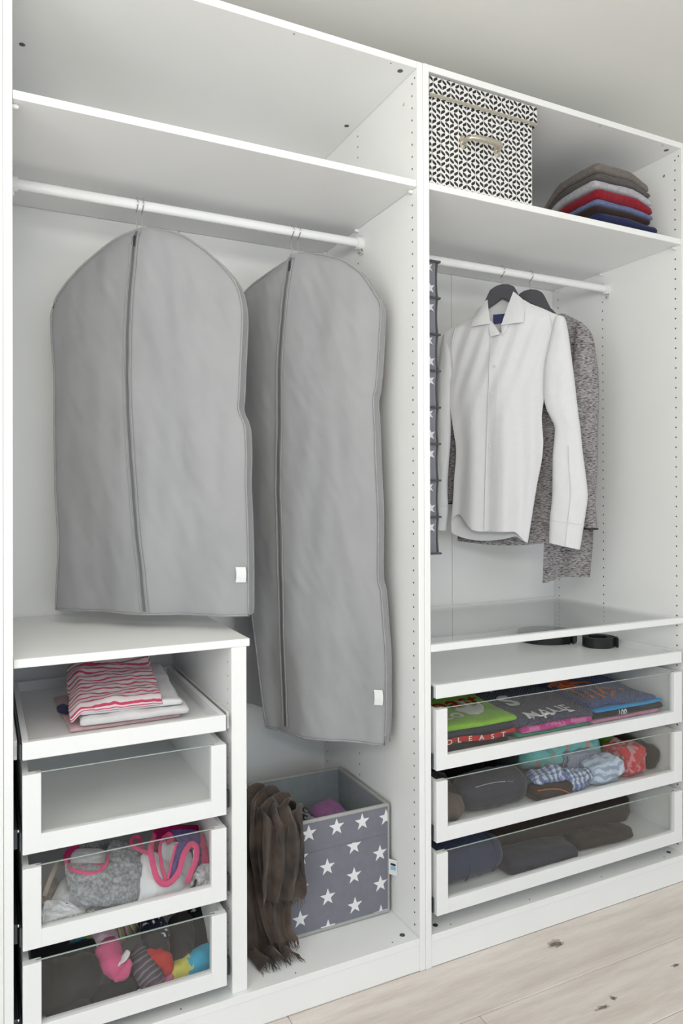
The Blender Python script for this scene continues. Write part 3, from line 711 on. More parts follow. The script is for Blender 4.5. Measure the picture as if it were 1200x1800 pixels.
for k in range(8):
    zt_, zb_ = zs_[k], zs_[k+1]
    bow = lambda z, a=zt_, b=zb_: .008*math.sin(PI*(z-b)/(a-b))
    for yy, sg, nm in ((oy0, -1, 'side_fabric'), (oy1, 1, 'side_fabric')):
        g = sheet(lambda u, v, yy=yy, sg=sg: (lerp(ox0, ox1-bow(lerp(zt_, zb_, v)), u), yy+sg*(-.006+bow(lerp(zt_, zb_, v)))*.8, lerp(zt_-.003, zb_+.003, v)), 4, 10, .0016); o_ = part(nm, g, ORG, og)
        if sg < 0:
            part('edge_trim', tube([(ox1-bow(z)+.0015, yy+sg*(-.006+bow(z))*.8, z) for z in [lerp(zt_-.003, zb_+.003, i/10) for i in range(11)]], .0042, 6), ORGT, o_)
            f = lambda a, b: (a, oy0-.0075+.8*(.006-bow(b))+.003, b)
            for (a, b) in (((ox1-.030, zt_-.030), (ox1-.062, zt_-.075)) if k % 2 else ((ox1-.034, zt_-.020), (ox1-.029, zt_-.082))): star(a, b, .019, (ox0, ox1-.012, zb_+.004, zt_-.004), f, o_, PI/2+.25)
    g = sheet(lambda u, v: (ox0, lerp(oy0, oy1, u), lerp(zt_-.003, zb_+.003, v)), 2, 2, .0016); part('rear_fabric', g, ORG, og)
for z in zs_:
    g = prism([(ox0, oy0-.004), (ox1+.010, oy0-.004), (ox1+.004, (oy0+oy1)/2), (ox1+.010, oy1+.004), (ox0, oy1+.004)], z-.0028, z+.0028, lambda a, b, c: (a, b, c)); part('compartment_floor', g, ORGT, og, smooth=False)
part('rail_loop', tube([(1.09, .300+.0165*math.cos(a), RZ-.012+.021*math.sin(a)) for a in [PI*2*k/16 for k in range(16)]], .0014, 6, closed=True), ORG, og)
part('rail_strap', box(1.078, 1.102, .282, .318, 1.9325, 1.9475, .001), ORG, og)
# ------------------------------------------------------------------ soft things: generic builders
def place(g, c, rz=0., rx=0., ry=0.):
    m_ = Matrix.Translation(Vector(c)) @ Matrix.Rotation(rz, 4, 'Z') @ Matrix.Rotation(ry, 4, 'Y') @ Matrix.Rotation(rx, 4, 'X')
    return g.map(lambda p: m_ @ p)
def folded(name, label, cat, mt, cx, cy, z0, sx, sy, sz, seed, rz=0., r=None, amp=.006, group=None, lift=None, n=None, droop=None, parent=None):
    """folded or crumpled cloth: a rounded slab with soft waves; lift(x, y) raises it to follow what lies under it"""
    n = n or (30, 26, 6)
    def df(p):
        q = Vector(p); k = (p.z/sz+.5)
        q.z += amp*(.7*nz(p.x*12+seed, p.y*12, seed)+.5*nz(p.x*30, p.y*26+seed, 2.)+.25*nz(p.x*60, p.y*60+seed, 5.))*sstep(0, .6, k)
        e = amp*.8; q.x += e*nz(p.y*14, p.z*60+seed, 7.)*abs(2*p.x/sx); q.y += e*nz(p.x*14, p.z*60+seed, 3.)*abs(2*p.y/sy)
        q.x *= 1+.025*nz(p.z*90, seed, 1.)
        if lift: q.z += lift(p.x, p.y)
        if droop: q.z -= droop(p.x, p.y, k)
        return q
    g = rbox(sx, sy, sz, r or sz*.48, n, df); place(g, (cx, cy, z0+sz/2), rz)
    if parent is not None: return part(name, g, mt, parent)
    o = link(name, g.mesh(name), mt); tag(o, label, cat, group); return o
def roll(name, label, cat, mt, pts, radii, seed, group=None, amp=.004, flat=1., n=18, parent=None):
    """soft roll or stuffed sock: fat tube along pts with rounded ends"""
    P = spline(pts, 8); R = []
    for i in range(len(P)):
        q = i/(len(P)-1)*(len(radii)-1); k = min(len(radii)-2, int(q)); R.append(lerp(radii[k], radii[k+1], q-k))
    m_ = len(P); a = (P[0]-P[1]).normalized(); b = (P[-1]-P[-2]).normalized(); pre = []; post = []
    for k in (1, 2, 3):
        an = k/3*PI/2*.96; pre.insert(0, (P[0]+a*R[0]*.75*math.sin(an), R[0]*math.cos(an))); post.append((P[-1]+b*R[-1]*.75*math.sin(an), R[-1]*math.cos(an)))
    PP = [p for p, _ in pre]+P+[p for p, _ in post]; RR = [r for _, r in pre]+R+[r for _, r in post]
    g = tube(PP, RR, n, flat=flat)
    g.v = [tuple(Vector(p)+Vector((nz(p[0]*40+seed, p[1]*40, p[2]*40), nz(p[0]*40, p[1]*40+seed, p[2]*40), nz(p[0]*40, p[1]*40, p[2]*40+seed)))*amp+Vector((0, 0, amp*.8*nz(p[0]*90, p[1]*90, p[2]*90+seed)))) for p in g.v]
    if parent is not None: return part(name, g, mt, parent)
    o = link(name, g.mesh(name), mt); tag(o, label, cat, group); return o
def ribbon(pts, wd, th, up=(0, -1, .3), n=6): return tube(spline(pts, n), wd/2, 10, flat=th/wd, up=up)

# ------------------------------------------------------------------ upper right shelf: patterned box and sweaters
PB = mat('leaf_printed_paper', (.80, .79, .78), rough=.6, var=.01); nb = NB(PB); c, vec = nb.coord('UV')
CW, VP = .0282, .0615
cxn = nb.m('DIVIDE', c[0], CW); col_i = nb.m('FLOOR', cxn); ax = nb.m('ABSOLUTE', nb.m('SUBTRACT', nb.m('FRACT', cxn), .5))
v4 = nb.m('MULTIPLY', nb.m('FRACT', nb.m('ADD', nb.m('DIVIDE', c[1], VP), nb.m('MULTIPLY', col_i, .5))), 4.); qi = nb.m('FLOOR', v4); fq = nb.m('FRACT', v4)
isv = nb.m('MAXIMUM', nb.m('LESS_THAN', qi, .5), nb.m('GREATER_THAN', qi, 2.5))
gq = nb.m('ADD', nb.m('MULTIPLY', isv, fq), nb.m('MULTIPLY', nb.m('SUBTRACT', 1., isv), nb.m('SUBTRACT', 1., fq)))
wq = nb.m('MULTIPLY', nb.m('SINE', nb.m('MULTIPLY', nb.m('POWER', gq, 1.45), PI)), .200)
cq = nb.m('MULTIPLY', nb.m('POWER', gq, .9), .42)
nb.base(nb.mix(nb.m('LESS_THAN', nb.m('ABSOLUTE', nb.m('SUBTRACT', ax, cq)), wq), (.80, .79, .78), (.020, .016, .015)))
TRIM = mat('champagne_metal', (.62, .57, .48), rough=.28, metal=.85, var=.03)
t = thing('storage_box', 'black and white leaf patterned lidded box with a metal handle', 'box', (1.2, .18, 2.056))
def pbox(x0, x1, y0, y1, z0, z1):
    g = G()
    def q(P, UV): k = [g.add(p, uv) for p, uv in zip(P, UV)]; g.f.append(tuple(k))
    q([(x0, y0, z0), (x1, y0, z0), (x1, y0, z1), (x0, y0, z1)], [(x0, z0), (x1, z0), (x1, z1), (x0, z1)])
    q([(x1, y1, z0), (x0, y1, z0), (x0, y1, z1), (x1, y1, z1)], [(x1, z0), (x0, z0), (x0, z1), (x1, z1)])
    q([(x0, y1, z0), (x0, y0, z0), (x0, y0, z1), (x0, y1, z1)], [(y1, z0), (y0, z0), (y0, z1), (y1, z1)])
    q([(x1, y0, z0), (x1, y1, z0), (x1, y1, z1), (x1, y0, z1)], [(y0, z0), (y1, z0), (y1, z1), (y0, z1)])
    q([(x0, y0, z1), (x1, y0, z1), (x1, y1, z1), (x0, y1, z1)], [(x0, y0), (x1, y0), (x1, y1), (x0, y1)])
    q([(x0, y1, z0), (x1, y1, z0), (x1, y0, z0), (x0, y0, z0)], [(x0, y1), (x1, y1), (x1, y0), (x0, y0)])
    return g
part('body', pbox(1.023, 1.368, .006, .36, 2.0564, 2.283), PB, t, smooth=False)
ld = part('lid', pbox(1.0185, 1.3815, -.0005, .366, 2.2835, 2.3365), PB, t, smooth=False)
part('lid_trim', boxes([(1.0183, 1.3825, -.0025, .0005, 2.2835, 2.2915), (1.381, 1.3832, -.0005, .366, 2.2835, 2.2915)], .0006), TRIM, ld)
hz = 2.187; hp = [(1.128, .004, hz), (1.130, -.014, hz), (1.142, -.026, hz), (1.185, -.031, hz), (1.228, -.026, hz), (1.240, -.014, hz), (1.242, .004, hz)]
hd = part('handle', tube(spline(hp, 6), [.0062]*13+[.008]*11+[.0062]*13, 12), TRIM, t)
for xx in (1.128, 1.242):
    g = tube([(xx, .0055, hz), (xx, .0015, hz)], [.011, .0095], 16, flat=1.75, up=(0, 0, 1)); pl = part('mounting_plate', g, TRIM, hd)
    for dz in (-.012, .012): part('screw', disc((xx, .0008, hz+dz), (0, 1, 0), .0022, .002, 8), CHROME, pl)

sw = [('thin grey sweater at the bottom of the folded sweater pile', (.30, .31, .31), 2.0564, .014, (1.783, 0.203), (.235, .33)),
      ('navy sweater second from the bottom of the folded pile', (.016, .022, .075), 2.0704, .030, (1.778, 0.203), (.262, .35)),
      ('dark brown sweater between the navy and slate blue ones', (.030, .016, .016), 2.1004, .022, (1.763, 0.203), (.240, .34)),
      ('slate blue sweater under the red one in the folded pile', (.13, .16, .30), 2.1224, .017, (1.768, 0.203), (.245, .34)),
      ('dark red sweater in the middle of the folded pile', (.24, .012, .025), 2.1394, .032, (1.763, 0.206), (.245, .36)),
      ('pale grey sweater on top of the red one', (.42, .41, .44), 2.1714, .026, (1.763, 0.208), (.250, .36)),
      ('dark grey patterned sweater second from the top of the pile', (.10, .09, .088), 2.1974, .022, (1.758, 0.208), (.235, .36)),
      ('taupe grey sweater on top of the folded pile', (.17, .15, .135), 2.2194, .029, (1.750, 0.210), (.235, .37))]
for k, (lab, col, z0, hgt, (cx, cy), (sx, sy)) in enumerate(sw):
    m_ = cloth('sweater_wool_%d' % k, col, var=.12, bump=.35, bs=220., vs_=120.)
    folded('folded_sweater', lab, 'sweater', m_, cx, cy, z0, sx, sy, hgt, 3.1*k+.7, rz=.02*math.sin(k*2.1), amp=.0035, group='sweaters folded on the top shelf', n=(24, 22, 6),
           droop=lambda x, y, kk, z0=z0, hgt=hgt: (z0+kk*hgt-2.056)*(.16*sstep(.02, .13, x)+.62*sstep(-.04, .17, y)+.10*sstep(-.05, -.13, x)*sstep(-.1, .1, y)))

# ------------------------------------------------------------------ belts
BELT = mat('black_belt_leather', (.012, .012, .013), rough=.35, var=.1, vs_=60., bump=.1, bs=300., spec=.5); BUCK = mat('dark_gunmetal_buckle', (.06, .06, .06), rough=.3, metal=.9)
def belt(label, cx, cy, z0, r0, turns, hgt, a0):
    t = thing('belt', label, 'belt', (cx, cy, z0), 'coiled belts'); N_ = int(40*turns); g = G()
    for k in range(N_+1):
        an = a0+2*PI*turns*k/N_; r = r0-.0075*turns*k/N_
        for rr, zz in ((r, 0.), (r, hgt), (r-.0034, hgt), (r-.0034, 0.)): g.add((cx+rr*math.cos(an)*1.06, cy+rr*math.sin(an), z0+zz+.0004))
    for k in range(N_):
        for j in range(4): a = k*4+j; b = k*4+(j+1) % 4; g.f.append((a, a+4, b+4, b))
    g.f.append((0, 1, 2, 3)); part('strap', g, BELT, t, smooth=True)
    an = a0; e = Vector((-math.sin(an), math.cos(an), 0)); c = Vector((cx+(r0+.003)*math.cos(an)*1.06, cy+(r0+.003)*math.sin(an), z0+hgt/2+.0005)); o_ = Vector((math.cos(an), math.sin(an), 0))
    P = [c+e*(.017*sx)+Vector((0, 0, (hgt*.5-.001)*sz)) for sx, sz in ((-1, -1), (-1, 1), (1, 1), (1, -1))]
    b = part('buckle', tube([P[0].lerp(P[1], .08), P[0].lerp(P[1], .92), P[1].lerp(P[2], .08), P[1].lerp(P[2], .92), P[2].lerp(P[3], .08), P[2].lerp(P[3], .92), P[3].lerp(P[0], .08), P[3].lerp(P[0], .92)], .0021, 8, closed=True), BUCK, t)
    part('prong', tube([c+e*-.017, c+e*.018+o_*.002], .0016, 6), BUCK, b)
    an2 = a0-.32; c2 = Vector((cx+(r0+.002)*math.cos(an2)*1.06, cy+(r0+.002)*math.sin(an2), z0)); e2 = Vector((-math.sin(an2), math.cos(an2), 0)); o2 = Vector((math.cos(an2), math.sin(an2), 0))
    part('keeper_loop', tube([c2+o2*.002+Vector((0, 0, .0012)), c2+o2*.002+Vector((0, 0, hgt+.0006)), c2-o2*.008+Vector((0, 0, hgt+.0006)), c2-o2*.008+Vector((0, 0, .0012))], .0014, 6, closed=True), BELT, t)
    return t
ZT = .7112
belt('larger coiled black leather belt with buckle at the front', 1.795, .425, ZT, .100, 2.3, .034, -PI*.36)
belt('smaller tightly coiled black leather belt near the side panel', 1.884, .262, ZT, .056, 3.4, .033, -PI*.22)

# ------------------------------------------------------------------ star box, its contents and the scarf
GREYI = cloth('box_lining_grey', (.29, .325, .34), var=.04, bump=.08, bs=300.); STARB = cloth('star_box_fabric', (.20, .20, .235), var=.03, bump=.06, bs=300.); BIND = cloth('box_binding_grey', (.40, .40, .385), var=.04)
bx0, bx1, by0, by1, bz0, bz1 = .668, .967, .138, .441, .0858, .382
t = thing('storage_box', 'grey fabric box with white stars on the wardrobe floor', 'box', ((bx0+bx1)/2, .29, bz0)); w_ = .006
def wallsheet(A, B, n, bow):
    A = Vector(A); B = Vector(B); n = Vector(n)
    return lambda u, v: A.lerp(B, u)+Vector((0, 0, (bz1-bz0-.002)*v))+n*(bow*math.sin(PI*u)*math.sin(PI*min(1, v*1.0)))
fr_ = part('front_wall', sheet(wallsheet((bx0, by0, bz0+.002), (bx1, by0, bz0+.002), (0, -1, 0), .003), 10, 10, w_), STARB, t)
part('rear_wall', sheet(wallsheet((bx1, by1, bz0+.002), (bx0, by1, bz0+.002), (0, 1, 0), .003), 10, 10, w_), GREYI, t)
part('side_wall', sheet(wallsheet((bx0, by1, bz0+.002), (bx0, by0, bz0+.002), (-1, 0, 0), .003), 10, 10, w_), STARB, t)
part('side_wall', sheet(wallsheet((bx1, by0, bz0+.002), (bx1, by1, bz0+.002), (1, 0, 0), .003), 10, 10, w_), GREYI, t)
part('base', box(bx0, bx1, by0, by1, bz0, bz0+.004, .001), GREYI, t)
rim = [(bx0, by0, bz1), (bx1, by0, bz1), (bx1, by1, bz1), (bx0, by1, bz1)]
for i in range(4):
    a, b = Vector(rim[i]), Vector(rim[(i+1) % 4]); c_ = Vector(((bx0+bx1)/2, (by0+by1)/2, bz1)); sh_ = lambda p: p+(c_-p)*.012
    part('rim_binding', tube([sh_(a), sh_(b)], .0058, 8, flat=.9), BIND, t)
    z_ = Vector((0, 0, bz0-bz1+.006)); part('bottom_binding', tube([a+z_, b+z_], .0045, 8), BIND, t)
    part('corner_binding', tube([a+z_, a], .0032, 6), BIND, t)
ff = lambda a, b: (a, by0-.0006-.003*math.sin(PI*(a-bx0)/(bx1-bx0))*math.sin(PI*min(1, max(0, (b-bz0)/(bz1-bz0)))), b)
cuffz = .303
part('cuff_seam', tube([Vector(ff(lerp(bx0, bx1, k/10), cuffz))+Vector((0, -.0002, 0)) for k in range(11)], .0012, 5), STARB, fr_)
def sp(u, v): p = at(u, v, y=by0-.003); return p.x, p.z
for (u, v, lo, hi) in ((543, 1466, cuffz, bz1-.007), (592, 1454, cuffz, bz1-.007), (637, 1445, cuffz, bz1-.007), (679, 1437, cuffz, bz1-.007), (529, 1508, bz0+.009, cuffz), (575, 1524, bz0+.009, cuffz), (622, 1487, bz0+.009, cuffz), (668, 1500, bz0+.009, cuffz), (622, 1539, bz0+.009, cuffz), (529, 1562, bz0+.009, cuffz), (576, 1577, bz0+.009, cuffz), (669, 1554, bz0+.009, cuffz), (624, 1592, bz0+.009, cuffz), (528, 1617, bz0+.009, cuffz), (577, 1632, bz0+.009, cuffz), (670, 1606, bz0+.009, cuffz), (483, 1545, bz0+.009, cuffz)):
    a, b = sp(u, v); star(a, b, .0235, (bx0+.003, bx1-.003, lo, hi), ff, fr_)
SIDE = cloth('box_tag', (.75, .78, .80), var=.05)
def tagq(u, v, o=0.): return (lerp(.9655, .9785, u), lerp(.1335, .1120, u)-o, lerp(.194, .236, v))
tg = part('side_tag', sheet(lambda u, v: tagq(u, v), 4, 4, .0008), TAGM, t, label='small white side tag with a blue mark')
part('tag_mark', sheet(lambda u, v: tagq(lerp(.2, .8, u), lerp(.35, .60, v)*(1-.2*abs(u-.5)), .0012), 2, 2, .0003), mat('sky_blue_print', (.25, .55, .75), rough=.7), tg); part('tag_mark', sheet(lambda u, v: tagq(lerp(.2, .8, u), lerp(.62, .76, v), .0012), 2, 2, .0003), mat('black_print', (.02, .02, .025), rough=.7), tg)
folded('crumpled_garment', 'black and grey patterned cloth inside the star box', 'clothing', blotch('black_grey_print', (.02, .02, .022), (.28, .28, .32), 60., .55), .765, .27, .225, .12, .20, .105, 2.2, amp=.02, r=.045, group='clothes inside the star box')
folded('crumpled_garment', 'lilac cloth inside the star box', 'clothing', cloth('lilac_cloth', (.33, .14, .32)), .870, .28, .225, .12, .20, .105, 5.2, amp=.016, r=.045, group='clothes inside the star box')

SC = mat('brown_scarf_wool', (.030, .022, .018), rough=.8, vs_=16., col2=(.120, .085, .066), bump=.6, bs=90., spec=.2, sheen=.3, lo=.3, hi=.7)
sc = thing('scarf', 'dark brown fringed scarf draped over the left rim of the star box', 'scarf', (.63, .2, .0856))
def drape(path, nrm, w0, w1, folds, amp, seed, nu=44, nv=60):
    """cloth strip along a path; the width runs along wdir and is gathered into folds"""
    P = spline(path, 10); n_ = len(P)
    def f(u, v):
        q = v*(n_-1); k = min(n_-2, int(q)); c = P[k].lerp(P[k+1], q-k); tn = (P[k+1]-P[k]).normalized()
        wd = Vector(nrm[0]).lerp(Vector(nrm[1]), v).normalized(); nn = tn.cross(wd).normalized(); ww = lerp(w0, w1, v)
        a = (u-.5)*ww+.010*nz(u*3+seed, v*5); b = amp*(math.sin(u*folds*2*PI+seed+2.2*nz(v*2.4, seed))*.7+.9*nz(u*5+seed, v*3.5)+.35*nz(u*14, v*9+seed))
        return c+wd*a+nn*b
    return f
fA = drape([(.705, .27, .335), (.688, .215, .392), (.664, .168, .412), (.648, .120, .392), (.644, .106, .33), (.641, .099, .27), (.638, .097, .222)], ((.75, -.65, 0), (1, -.15, 0)), .10, .108, 3.1, .013, 1.)
part('front_flap', sheet(fA, 44, 60, .0016), SC, sc)
fB = drape([(.72, .34, .36), (.690, .30, .408), (.640, .255, .418), (.606, .205, .37), (.598, .165, .28), (.597, .140, .19), (.600, .122, .118), (.605, .098, .102), (.614, .060, .1005)], ((.5, -.85, 0), (1, .05, 0)), .14, .110, 3.2, .013, 4.)
part('long_tail', sheet(fB, 48, 80, .0016), SC, sc)
fC = drape([(.69, .25, .37), (.655, .21, .418), (.622, .165, .395), (.614, .138, .32), (.618, .122, .24), (.628, .110, .165), (.640, .095, .118)], ((.8, -.6, 0), (1, -.1, 0)), .10, .07, 2.0, .012, 9.)
part('middle_fold', sheet(fC, 40, 60, .0016), SC, sc)
g = G(); rnd = random.Random(3)
for f_, dn in ((fA, (0, 0, -1)), (fB, (.25, -.8, -.4)), (fC, (.2, -.3, -.9))):
    for k in range(46):
        p = Vector(f_((k+.5)/46, 1)); d = Vector(dn)+Vector((rnd.uniform(-.4, .4), rnd.uniform(-.3, .3), rnd.uniform(-.1, .1))); q = p+d.normalized()*rnd.uniform(.014, .026)
        q.z = max(q.z, .0872); mq = p.lerp(q, .5)+Vector((rnd.uniform(-.003, .003), rnd.uniform(-.003, .003), 0)); mq.z = max(mq.z, .0872); g.merge(tube([p, mq, q], [.0011, .0009, .0004], 4))
fo = part('fringe', g, SC, sc); fo['kind'] = 'stuff'
# ------------------------------------------------------------------ drawer and tray contents
from mathutils.bvhtree import BVHTree
def lettering(o, s, size, p0, ex, ey, ray, mt, lift=.0018, shear=0., bold=0., name='lettering', start=.4):
    """flat print: text laid on the surface of o by casting every vertex along ray"""
    dg = bpy.context.evaluated_depsgraph_get(); me = o.data; bt = BVHTree.FromPolygons([v.co[:] for v in me.vertices], [p.vertices[:] for p in me.polygons])
    p0, ex, ey, ray = Vector(p0), Vector(ex).normalized(), Vector(ey).normalized(), Vector(ray).normalized(); last = [p0]
    def fn(x, y):
        q = p0+ex*x+ey*y; h = bt.ray_cast(q-ray*start, ray)
        if h[0] is not None: last[0] = h[0]-ray*lift; return last[0]
        return q+ray*((last[0]-q).dot(ray))
    if isinstance(s, str): me2 = text_mesh(s, size, fn, shear, bold)
    else:
        g = G(); 
        for poly in s: g.f.append(tuple(g.add(fn(a*size, b*size)) for a, b in poly))
        me2 = g.mesh('print', False)
    return part(name, me2, mt, o)
def ink(name, c): return mat(name, c, rough=.75, var=.04, spec=.2)
I_W, I_RED, I_OR, I_GO = ink('white_ink', (.70, .70, .70)), ink('red_ink', (.42, .012, .02)), ink('orange_ink', (.62, .16, .05)), ink('gold_ink', (.62, .28, .03))
DOWN, BACK, UPV = (0, 0, -1), (0, 1, 0), (0, 0, 1)

# -- left tray: pile with the striped top
PINKC = cloth('pale_pink_cotton', (.62, .42, .44)); WCOT = cloth('white_cotton', (.80, .79, .80), var=.02); NAVYC = cloth('navy_cotton', (.045, .05, .10))
zt = .7096
folded('folded_jersey', 'pale pink folded top at the bottom of the striped pile', 'top', PINKC, .255, .255, zt, .250, .30, .010, 1.1, amp=.002, group='tops on the left tray', rz=.03)
roll('folded_jersey', 'navy garment peeking out left of the striped pile', 'top', NAVYC, [(.128, .225, zt+.024), (.150, .215, zt+.022), (.185, .21, zt+.021)], [.0125, .013, .012], 3., flat=.8, group='tops on the left tray')
folded('folded_jersey', 'white folded top second from the bottom of the striped pile', 'top', WCOT, .283, .255, zt+.0105, .245, .325, .019, 5.1, amp=.005, group='tops on the left tray', rz=-.02, lift=lambda x, y: .010*sstep(-.1, .12, y))
folded('folded_jersey', 'white folded top directly under the striped one', 'top', WCOT, .277, .268, zt+.030, .235, .32, .017, 7.7, amp=.006, group='tops on the left tray', rz=-.05, lift=lambda x, y: .018*sstep(-.12, .12, y))
STRP = striped('pink_striped_jersey', (.78, .70, .71), (.62, .075, .15), 15., .36, 1, .055)
folded('striped_top', 'white top with wavy pink stripes folded on the tray', 'top', STRP, .250, .262, zt+.047, .205, .315, .014, 2.9, amp=.0085, rz=-.075, n=(48, 60, 4),
       lift=lambda x, y: .024*sstep(-.13, .10, y)+.018*math.exp(-((y-.125)/.022)**2)*(1+.8*nz(x*30, 2.))-.020*sstep(-.075, -.103, x)-.012*sstep(-.135, -.158, y)+.006*math.exp(-((y-.07-.3*x)/.015)**2))

# -- left second drawer: underwear
D2 = .3335
BWH = cloth('white_bra_fabric', (.78, .77, .79), var=.02, bump=.06); BEI = cloth('beige_bra_fabric', (.52, .44, .38), var=.04); GRY = cloth('grey_marl_jersey', (.21, .215, .23), col2=(.40, .405, .42), vs_=160., bump=.6, bs=140.)
HOT = cloth('hot_pink_elastic', (.66, .07, .19), var=.05); PURP = cloth('purple_mesh', (.11, .07, .22), var=.12, vs_=90.); MAG = cloth('magenta_jersey', (.50, .012, .13)); BLK = cloth('black_cotton', (.012, .012, .014))
def dome(c, ax, ay, hgt, nrm, tilt=0., pw=.6, n=(20, 10), seed=0., amp=.003):
    """bra cup: dome over an ellipse with axes ax, ay (vectors) bulging along nrm"""
    c, ax, ay, nrm = Vector(c), Vector(ax), Vector(ay), Vector(nrm).normalized(); g = G()
    for j in range(n[1]+1):
        r = 1-j/n[1]
        for i in range(n[0]):
            an = 2*PI*i/n[0]; g.add(c+ax*(r*math.cos(an))+ay*(r*math.sin(an))+nrm*(hgt*(1-r*r)**pw+amp*nz(r*3*math.cos(an)+seed, r*3*math.sin(an), seed)), (i/n[0], r))
    for j in range(n[1]):
        for i in range(n[0]): a = j*n[0]+i; b = j*n[0]+(i+1) % n[0]; g.f.append((a, b, b+n[0], a+n[0]))
    return g
def prow(R, v):
    for (a, b, c), (d, e, f) in zip(R, R[1:]):
        if v <= d: k = (v-a)/(d-a); return lerp(b, e, k), lerp(c, f, k)
    return R[-1][1], R[-1][2]
def psheet(rows, y0, y1, seed=0., bulge=0., amp=.004, th=.003, nu=24, nv=20):
    """loose cloth whose outline is given row by row, lying back from y1 (bottom) to y0 (top)"""
    va, vb = rows[0][0], rows[-1][0]
    def f(u, v):
        w_ = lerp(va, vb, v); l, r = prow(rows, w_)
        return at(lerp(l, r, u), w_, y=lerp(y0, y1, v)-bulge*math.sin(PI*u)**.7*math.sin(PI*min(1, max(0, v)))**.6+amp*nz(u*4+seed, v*4, seed)+amp*.7*nz(u*11, v*8+seed, 3.))
    return sheet(f, nu, nv, th)
t = thing('bra', 'white bra with straps at the left of the second drawer', 'bra', (.12, .08, D2), 'bras in the second drawer')
part('cup', psheet([(1540, 118, 132), (1555, 106, 140), (1575, 96, 152), (1595, 86, 160), (1608, 82, 150)], .115, .060, 3., .012), BWH, t)
part('wing', psheet([(1585, 78, 120), (1600, 75, 150), (1612, 75, 142), (1624, 75, 98)], .062, .030, 5., .004, .006), BWH, t)
part('strap', ribbon([at(124, 1560, y=.095), at(122, 1530, y=.105), at(128, 1505, y=.13), at(140, 1495, y=.16)], .014, .002), BWH, t)
part('lace_edge', tube([at(lerp(78, 166, k/24), lerp(1625, 1600, k/24)+2.2*math.sin(k*2.6), y=.029) for k in range(25)], .0016, 6), BEI, t)
t = thing('bra', 'beige bra in the left corner of the second drawer', 'bra', (.085, .2, D2), 'bras in the second drawer')
part('cup', psheet([(1545, 82, 96), (1560, 76, 104), (1580, 75, 100), (1590, 75, 90)], .15, .10, 6., .01), BEI, t)
part('strap', ribbon([at(78, 1575, y=.090), at(86, 1552, y=.095), at(95, 1530, y=.11), at(104, 1515, y=.13), at(118, 1520, y=.16)], .010, .002), BEI, t)
t = thing('crop_top', 'grey marl crop top with pink trim in the second drawer', 'top', (.2, .12, D2))
part('front_body', psheet([(1520, 114, 248), (1545, 119, 246), (1572, 128, 243), (1583, 140, 240), (1591, 156, 236)], .080, .034, 1., .018, .007, nu=36, nv=28), GRY, t)
part('shoulder', psheet([(1479, 198, 218), (1490, 191, 236), (1505, 189, 243), (1524, 180, 248)], .150, .074, 7., .012, .008), GRY, t)
part('back_body', psheet([(1478, 160, 212), (1488, 140, 212), (1500, 132, 205)], .19, .165, 9., .004, .004), GRY, t)
nk = [at(116, 1512, y=.088), at(117, 1521, y=.078), at(130, 1530, y=.062), at(156, 1535, y=.052), at(176, 1531, y=.055), at(188, 1517, y=.068), at(191, 1500, y=.10)]
part('neck_trim', ribbon(nk, .007, .003), HOT, t); part('shoulder_trim', ribbon([at(117, 1516, y=.092), at(119, 1502, y=.12), at(127, 1494, y=.14), at(138, 1492, y=.16)], .016, .004), MAG, t)
part('inner_trim', ribbon([at(124, 1520, y=.078), at(150, 1524, y=.070), at(186, 1520, y=.074)], .006, .002), HOT, t)
t = thing('bra', 'white bra cup seen through the neck of the grey crop top', 'bra', (.2, .15, D2), 'bras in the second drawer')
part('cup', psheet([(1494, 138, 176), (1500, 128, 188), (1512, 124, 190), (1522, 126, 188)], .145, .086, 11., .010, .003), BWH, t)
t = thing('bra', 'smooth white bra with round cup in the middle of the second drawer', 'bra', (.32, .12, D2), 'bras in the second drawer')
part('cup', psheet([(1500, 252, 272), (1515, 246, 292), (1535, 243, 322), (1560, 240, 326), (1575, 240, 312), (1586, 240, 262)], .105, .042, 12., .020, .003), BWH, t)
part('cup', psheet([(1482, 286, 316), (1500, 282, 334), (1530, 284, 340), (1558, 300, 330)], .120, .076, 15., .014, .003), BWH, t)
part('lace_edge', tube([at(340+2*math.sin(k*.5)-.4*k, lerp(1494, 1556, k/16)+1.2*math.sin(k*2.4), y=.062) for k in range(17)], .0018, 6), BWH, t)
t = thing('bra', 'white lace bra in the right corner of the second drawer', 'bra', (.42, .1, D2), 'bras in the second drawer')
part('cup', psheet([(1520, 352, 372), (1535, 344, 372), (1550, 338, 372), (1560, 334, 372)], .085, .045, 18., .010, .012), BWH, t)
part('underwire', tube(spline([at(310, 1573, y=.034), at(326, 1569, y=.032), at(340, 1559, y=.036), at(344, 1546, y=.044)], 6), .0030, 6), BLK, t)
t = thing('sports_top', 'hot pink and purple strappy sports top in the second drawer', 'top', (.37, .15, D2))
part('back_panel', psheet([(1452, 285, 352), (1462, 270, 355), (1480, 268, 358), (1496, 268, 360)], .20, .14, 21., .006, .005), MAG, t)
part('side_panel', psheet([(1468, 344, 358), (1490, 350, 361), (1515, 354, 365), (1533, 352, 366)], .13, .075, 23., .003, .003, nu=6), HOT, t)
part('mesh_band', psheet([(1481, 313, 332), (1500, 309, 326), (1520, 303, 319), (1545, 295, 312)], .072, .046, 25., .003, .003, nu=10), PURP, t)
part('mesh_side', psheet([(1460, 300, 344), (1474, 312, 352), (1490, 338, 357), (1510, 345, 360), (1528, 350, 360)], .135, .085, 27., .004, .004, nu=12), PURP, t)
